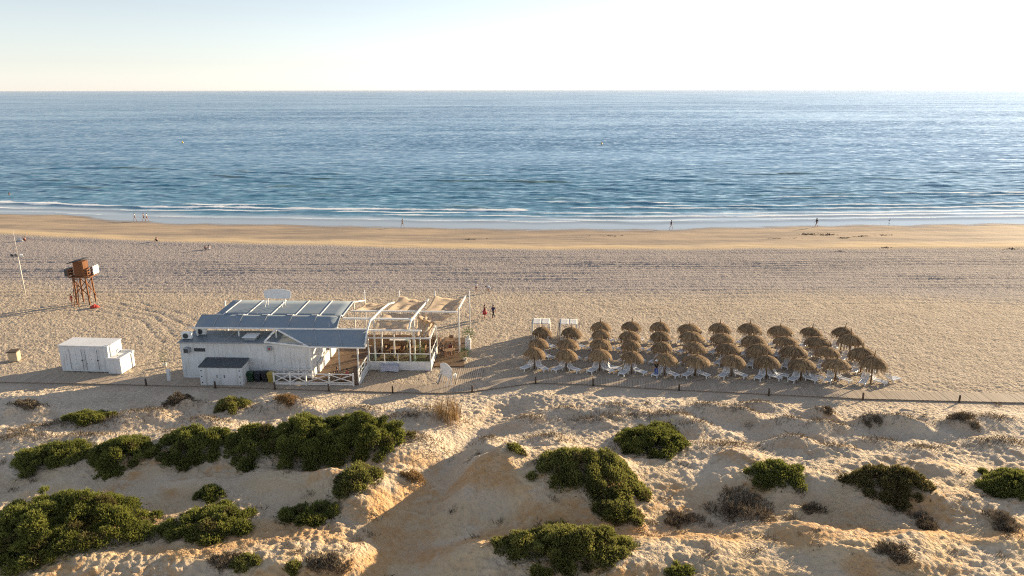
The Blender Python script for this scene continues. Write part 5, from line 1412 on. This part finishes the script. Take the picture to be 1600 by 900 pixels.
SH = [
    (345, 389, 617, 649, "small round green shrub in front of the storage box", "leaf2", None, {}),
    (99, 173, 638, 667, "low wind swept green shrub, highest on the left dunes", "leaf", None, {}),
    (30, 142, 684, 737, "bright green spreading shrub at the left end of the shrub row", "leaf", G1, {}),
    (138, 250, 676, 738, "green shrub, second from the left in the shrub row", "leaf", G1, {}),
    (240, 366, 658, 732, "dark dense shrub, third from the left in the shrub row", "leaf", G1, {}),
    (352, 455, 660, 727, "dark shrub, fourth from the left in the shrub row", "leaf", G1, {}),
    (420, 560, 640, 737, "tallest dark shrub of the row, fifth from the left", "leaf", G1, {}),
    (495, 636, 640, 727, "large green shrub at the right end of the shrub row", "leaf", G1, {}),
    (526, 598, 720, 778, "upright dark olive shrub on the orange bank left of the sand path", "leaf2", G2, {}),
    (-40, 240, 755, 897, "huge spreading green shrub in the bottom left corner", "leaf", G2, {}),
    (264, 407, 787, 848, "ragged green shrub right of the huge corner one", "leaf", G2, {}),
    (438, 532, 784, 822, "flat dark shrub in shade below the upright olive one", "leaf", G2, dict(dens=.8)),
    (307, 350, 755, 786, "sparse small shrub above the ragged green one", "leaf", G2, dict(dens=.7)),
    (788, 816, 697, 714, "tiny round shrub on lit sand right of the sand path", "leaf2", G2, {}),
    (955, 1067, 659, 718, "dark shrub below the parasols, behind the big central one", "leaf", G2, {}),
    (820, 1017, 696, 786, "big dark shrub on the central mound right of the sand path", "leaf2", G2, {}),
    (928, 1001, 772, 826, "dark round shrub touching the big central one's lower right", "leaf2", G2, {}),
    (783, 982, 813, 912, "large olive shrub at the bottom edge below the central mound", "leaf2", G2, {}),
    (1168, 1254, 717, 766, "spiky yellow green shrub on the shaded right dune", "leaf", G2, {}),
    (1330, 1443, 725, 797, "rounded shrub with browned lower branches on the right dunes", "leafbrown", G2, {}),
    (1517, 1660, 729, 787, "light green shrub cut by the right edge", "leaf", G2, {}),
    (365, 402, 866, 900, "small yellowish shrub on the bottom edge below the ragged one", "leaf2", G2, dict(dens=.7)),
    (452, 466, 880, 900, "tiny green shrub at the bottom edge on orange sand", "leaf2", G2, {}),
    (150, 185, 726, 748, "tiny dark shrub just below the second row shrub", "leaf", G2, dict(dens=.7)),
    (290, 345, 834, 850, "low green runner in front of the ragged shrub", "leaf2", G2, dict(dens=.7)),
    (1040, 1080, 884, 905, "small green shrub at the bottom edge right of the large olive one", "leaf", G2, {}),
]
for i, (x0, x1, y0, y1, lb, mt, gp, kw) in enumerate(SH):
    near = y1 > 780
    shrub(x0, x1, y0, y1, "juniper_shrub", lb, "shrub", M[mt], 100 + i, gp, dens=kw.get("dens", 1.0) * (1.15 if near else 1.0))
DRY = [
    (1105, 1205, 764, 822, "wide grey purple dead scrub in the shaded right hollow", .55), (1425, 1462, 804, 832, "grey dry scrub below the browned shrub", .9), (1535, 1582, 795, 835, "brown dry scrub near the right edge", .8),
    (1040, 1095, 798, 828, "dark dry scrub right of the central mound", .8), (628, 662, 732, 762, "golden brown dry tuft on the lit slope by the sand path", .8), (1283, 1300, 636, 652, "small brown tuft on a hummock below the right parasols", 1),
    (1484, 1522, 645, 672, "round brown dry scrub at the right of the hummocks", .9), (1345, 1372, 652, 668, "brown tuft left of the largest far hummock", 1), (330, 372, 862, 892, "grey twiggy scrub on the bottom edge left of the orange mound", .7),
    (480, 548, 862, 896, "dark twiggy scrub on the orange mound at the bottom edge", .6), (22, 60, 622, 642, "brown dry tuft on the far left hummock", .9), (268, 300, 612, 634, "brown dry tuft below the bar's left end", .9), (430, 462, 614, 636, "reddish dry tuft below the fence", .9),
    (1255, 1285, 785, 806, "pale thin scrub in the right hollow", .6), (1365, 1420, 845, 885, "grey brown scrub on the lit mound at bottom right", .6),
]
for i, (x0, x1, y0, y1, lb, dn) in enumerate(DRY):
    gold = any(w_ in lb for w_ in ("golden", "reddish"))
    shrub(x0, x1, y0, y1, "dry_scrub", lb, "dry scrub", M["drygold"] if gold else M["dry"], 300 + i, "dry scrub on the dunes", dens=dn * .55, hk=.36, wide=.014, blade=(.2, .42))

# clump of reeds and thin dry grass
def blades_obj(name, spots, mat, n, hr, wd, lean=.25):
    m = MB()
    for (X, Y, rx, ry, k) in spots:
        for _ in range(int(n * k)):
            x_ = random.gauss(X, rx * .5); y_ = random.gauss(Y, ry * .5); z_ = hz(x_, y_) - .03 if len(spots) < 4 else None
            m_h = random.uniform(*hr)
            m_l = (random.gauss(0, lean), random.gauss(0, lean)); m.tone_ = 0
            yield_pts.append((x_, y_, m_h, m_l))
    P = np.array([(a, b) for a, b, _, _ in yield_pts]); Zs = height(P[:, 0], P[:, 1])
    for (x_, y_, h_, l_), z_ in zip(yield_pts, Zs):
        t_ = random.random(); a = random.random() * 6.28; wx_, wy_ = wd * math.cos(a), wd * math.sin(a)
        m.poly([(x_ - wx_, y_ - wy_, z_ - .03), (x_ + wx_, y_ + wy_, z_ - .03), (x_ + l_[0] * h_ * .4 + wx_ * .7, y_ + l_[1] * h_ * .4 + wy_ * .7, z_ + h_ * .6), (x_ + l_[0] * h_, y_ + l_[1] * h_, z_ + h_), (x_ + l_[0] * h_ * .4 - wx_ * .7, y_ + l_[1] * h_ * .4 - wy_ * .7, z_ + h_ * .6)], [(0, 1, 2, 3, 4)], 0, t_)
    yield_pts.clear()
    return m.build(name, mat)
yield_pts = []
rs = [on_ground(698, 655), on_ground(709, 652), on_ground(687, 650)]
o = blades_obj("reed_clump", [(rs[0][0], rs[0][1], 1.0, .6, 1), (rs[1][0], rs[1][1], .5, .4, .8), (rs[2][0], rs[2][1], .8, .6, .4)], M["drygold"], 150, (.8, 2.1), .012, .12)
tag(o, "tall golden dry reed clump beside the head of the sand path", "reeds")
spots = []
for d, wv2 in zip(DUNES, DW):
    if d[1] < 715 and d[4] >= .4 and d[2] < 3:
        spots.append((wv2[0] + .15 * wv2[2], wv2[1] + .2, wv2[2] * 1.3, wv2[3] * 1.0, wv2[2] * wv2[3] * .8))
rg = random.Random(5)
for _ in range(110):
    px, py = rg.uniform(0, 1600), rg.uniform(618, 890)
    X, Y = at_h(px, py, .6); spots.append((X, Y, .40, .35, .12))
o = blades_obj("dune_grass", spots, M["dry"], 300, (.10, .38), .016, .6)
tag(o, "thin dry grass and litter on the dune hummocks", "grass", None, "stuff")
# fallen twigs and debris on the sand

# ------------------------------------------------------------------ sea haze
hm = MB(); hm.box(-90000, -300, -8, 90000, 89000, 31)
w = NT("haze_air"); pv = w.new("ShaderNodeVolumePrincipled")
pv.inputs["Color"].default_value = (.90, .93, 1, 1); pv.inputs["Density"].default_value = 2.0e-5; pv.inputs["Anisotropy"].default_value = .2
w.l.new(pv.outputs[0], w.out.inputs["Volume"]); w.n.remove(w.b)
hz_o = hm.build("haze", w.m); tag(hz_o, "thin sea haze paling the water towards the horizon", None, None, "stuff")
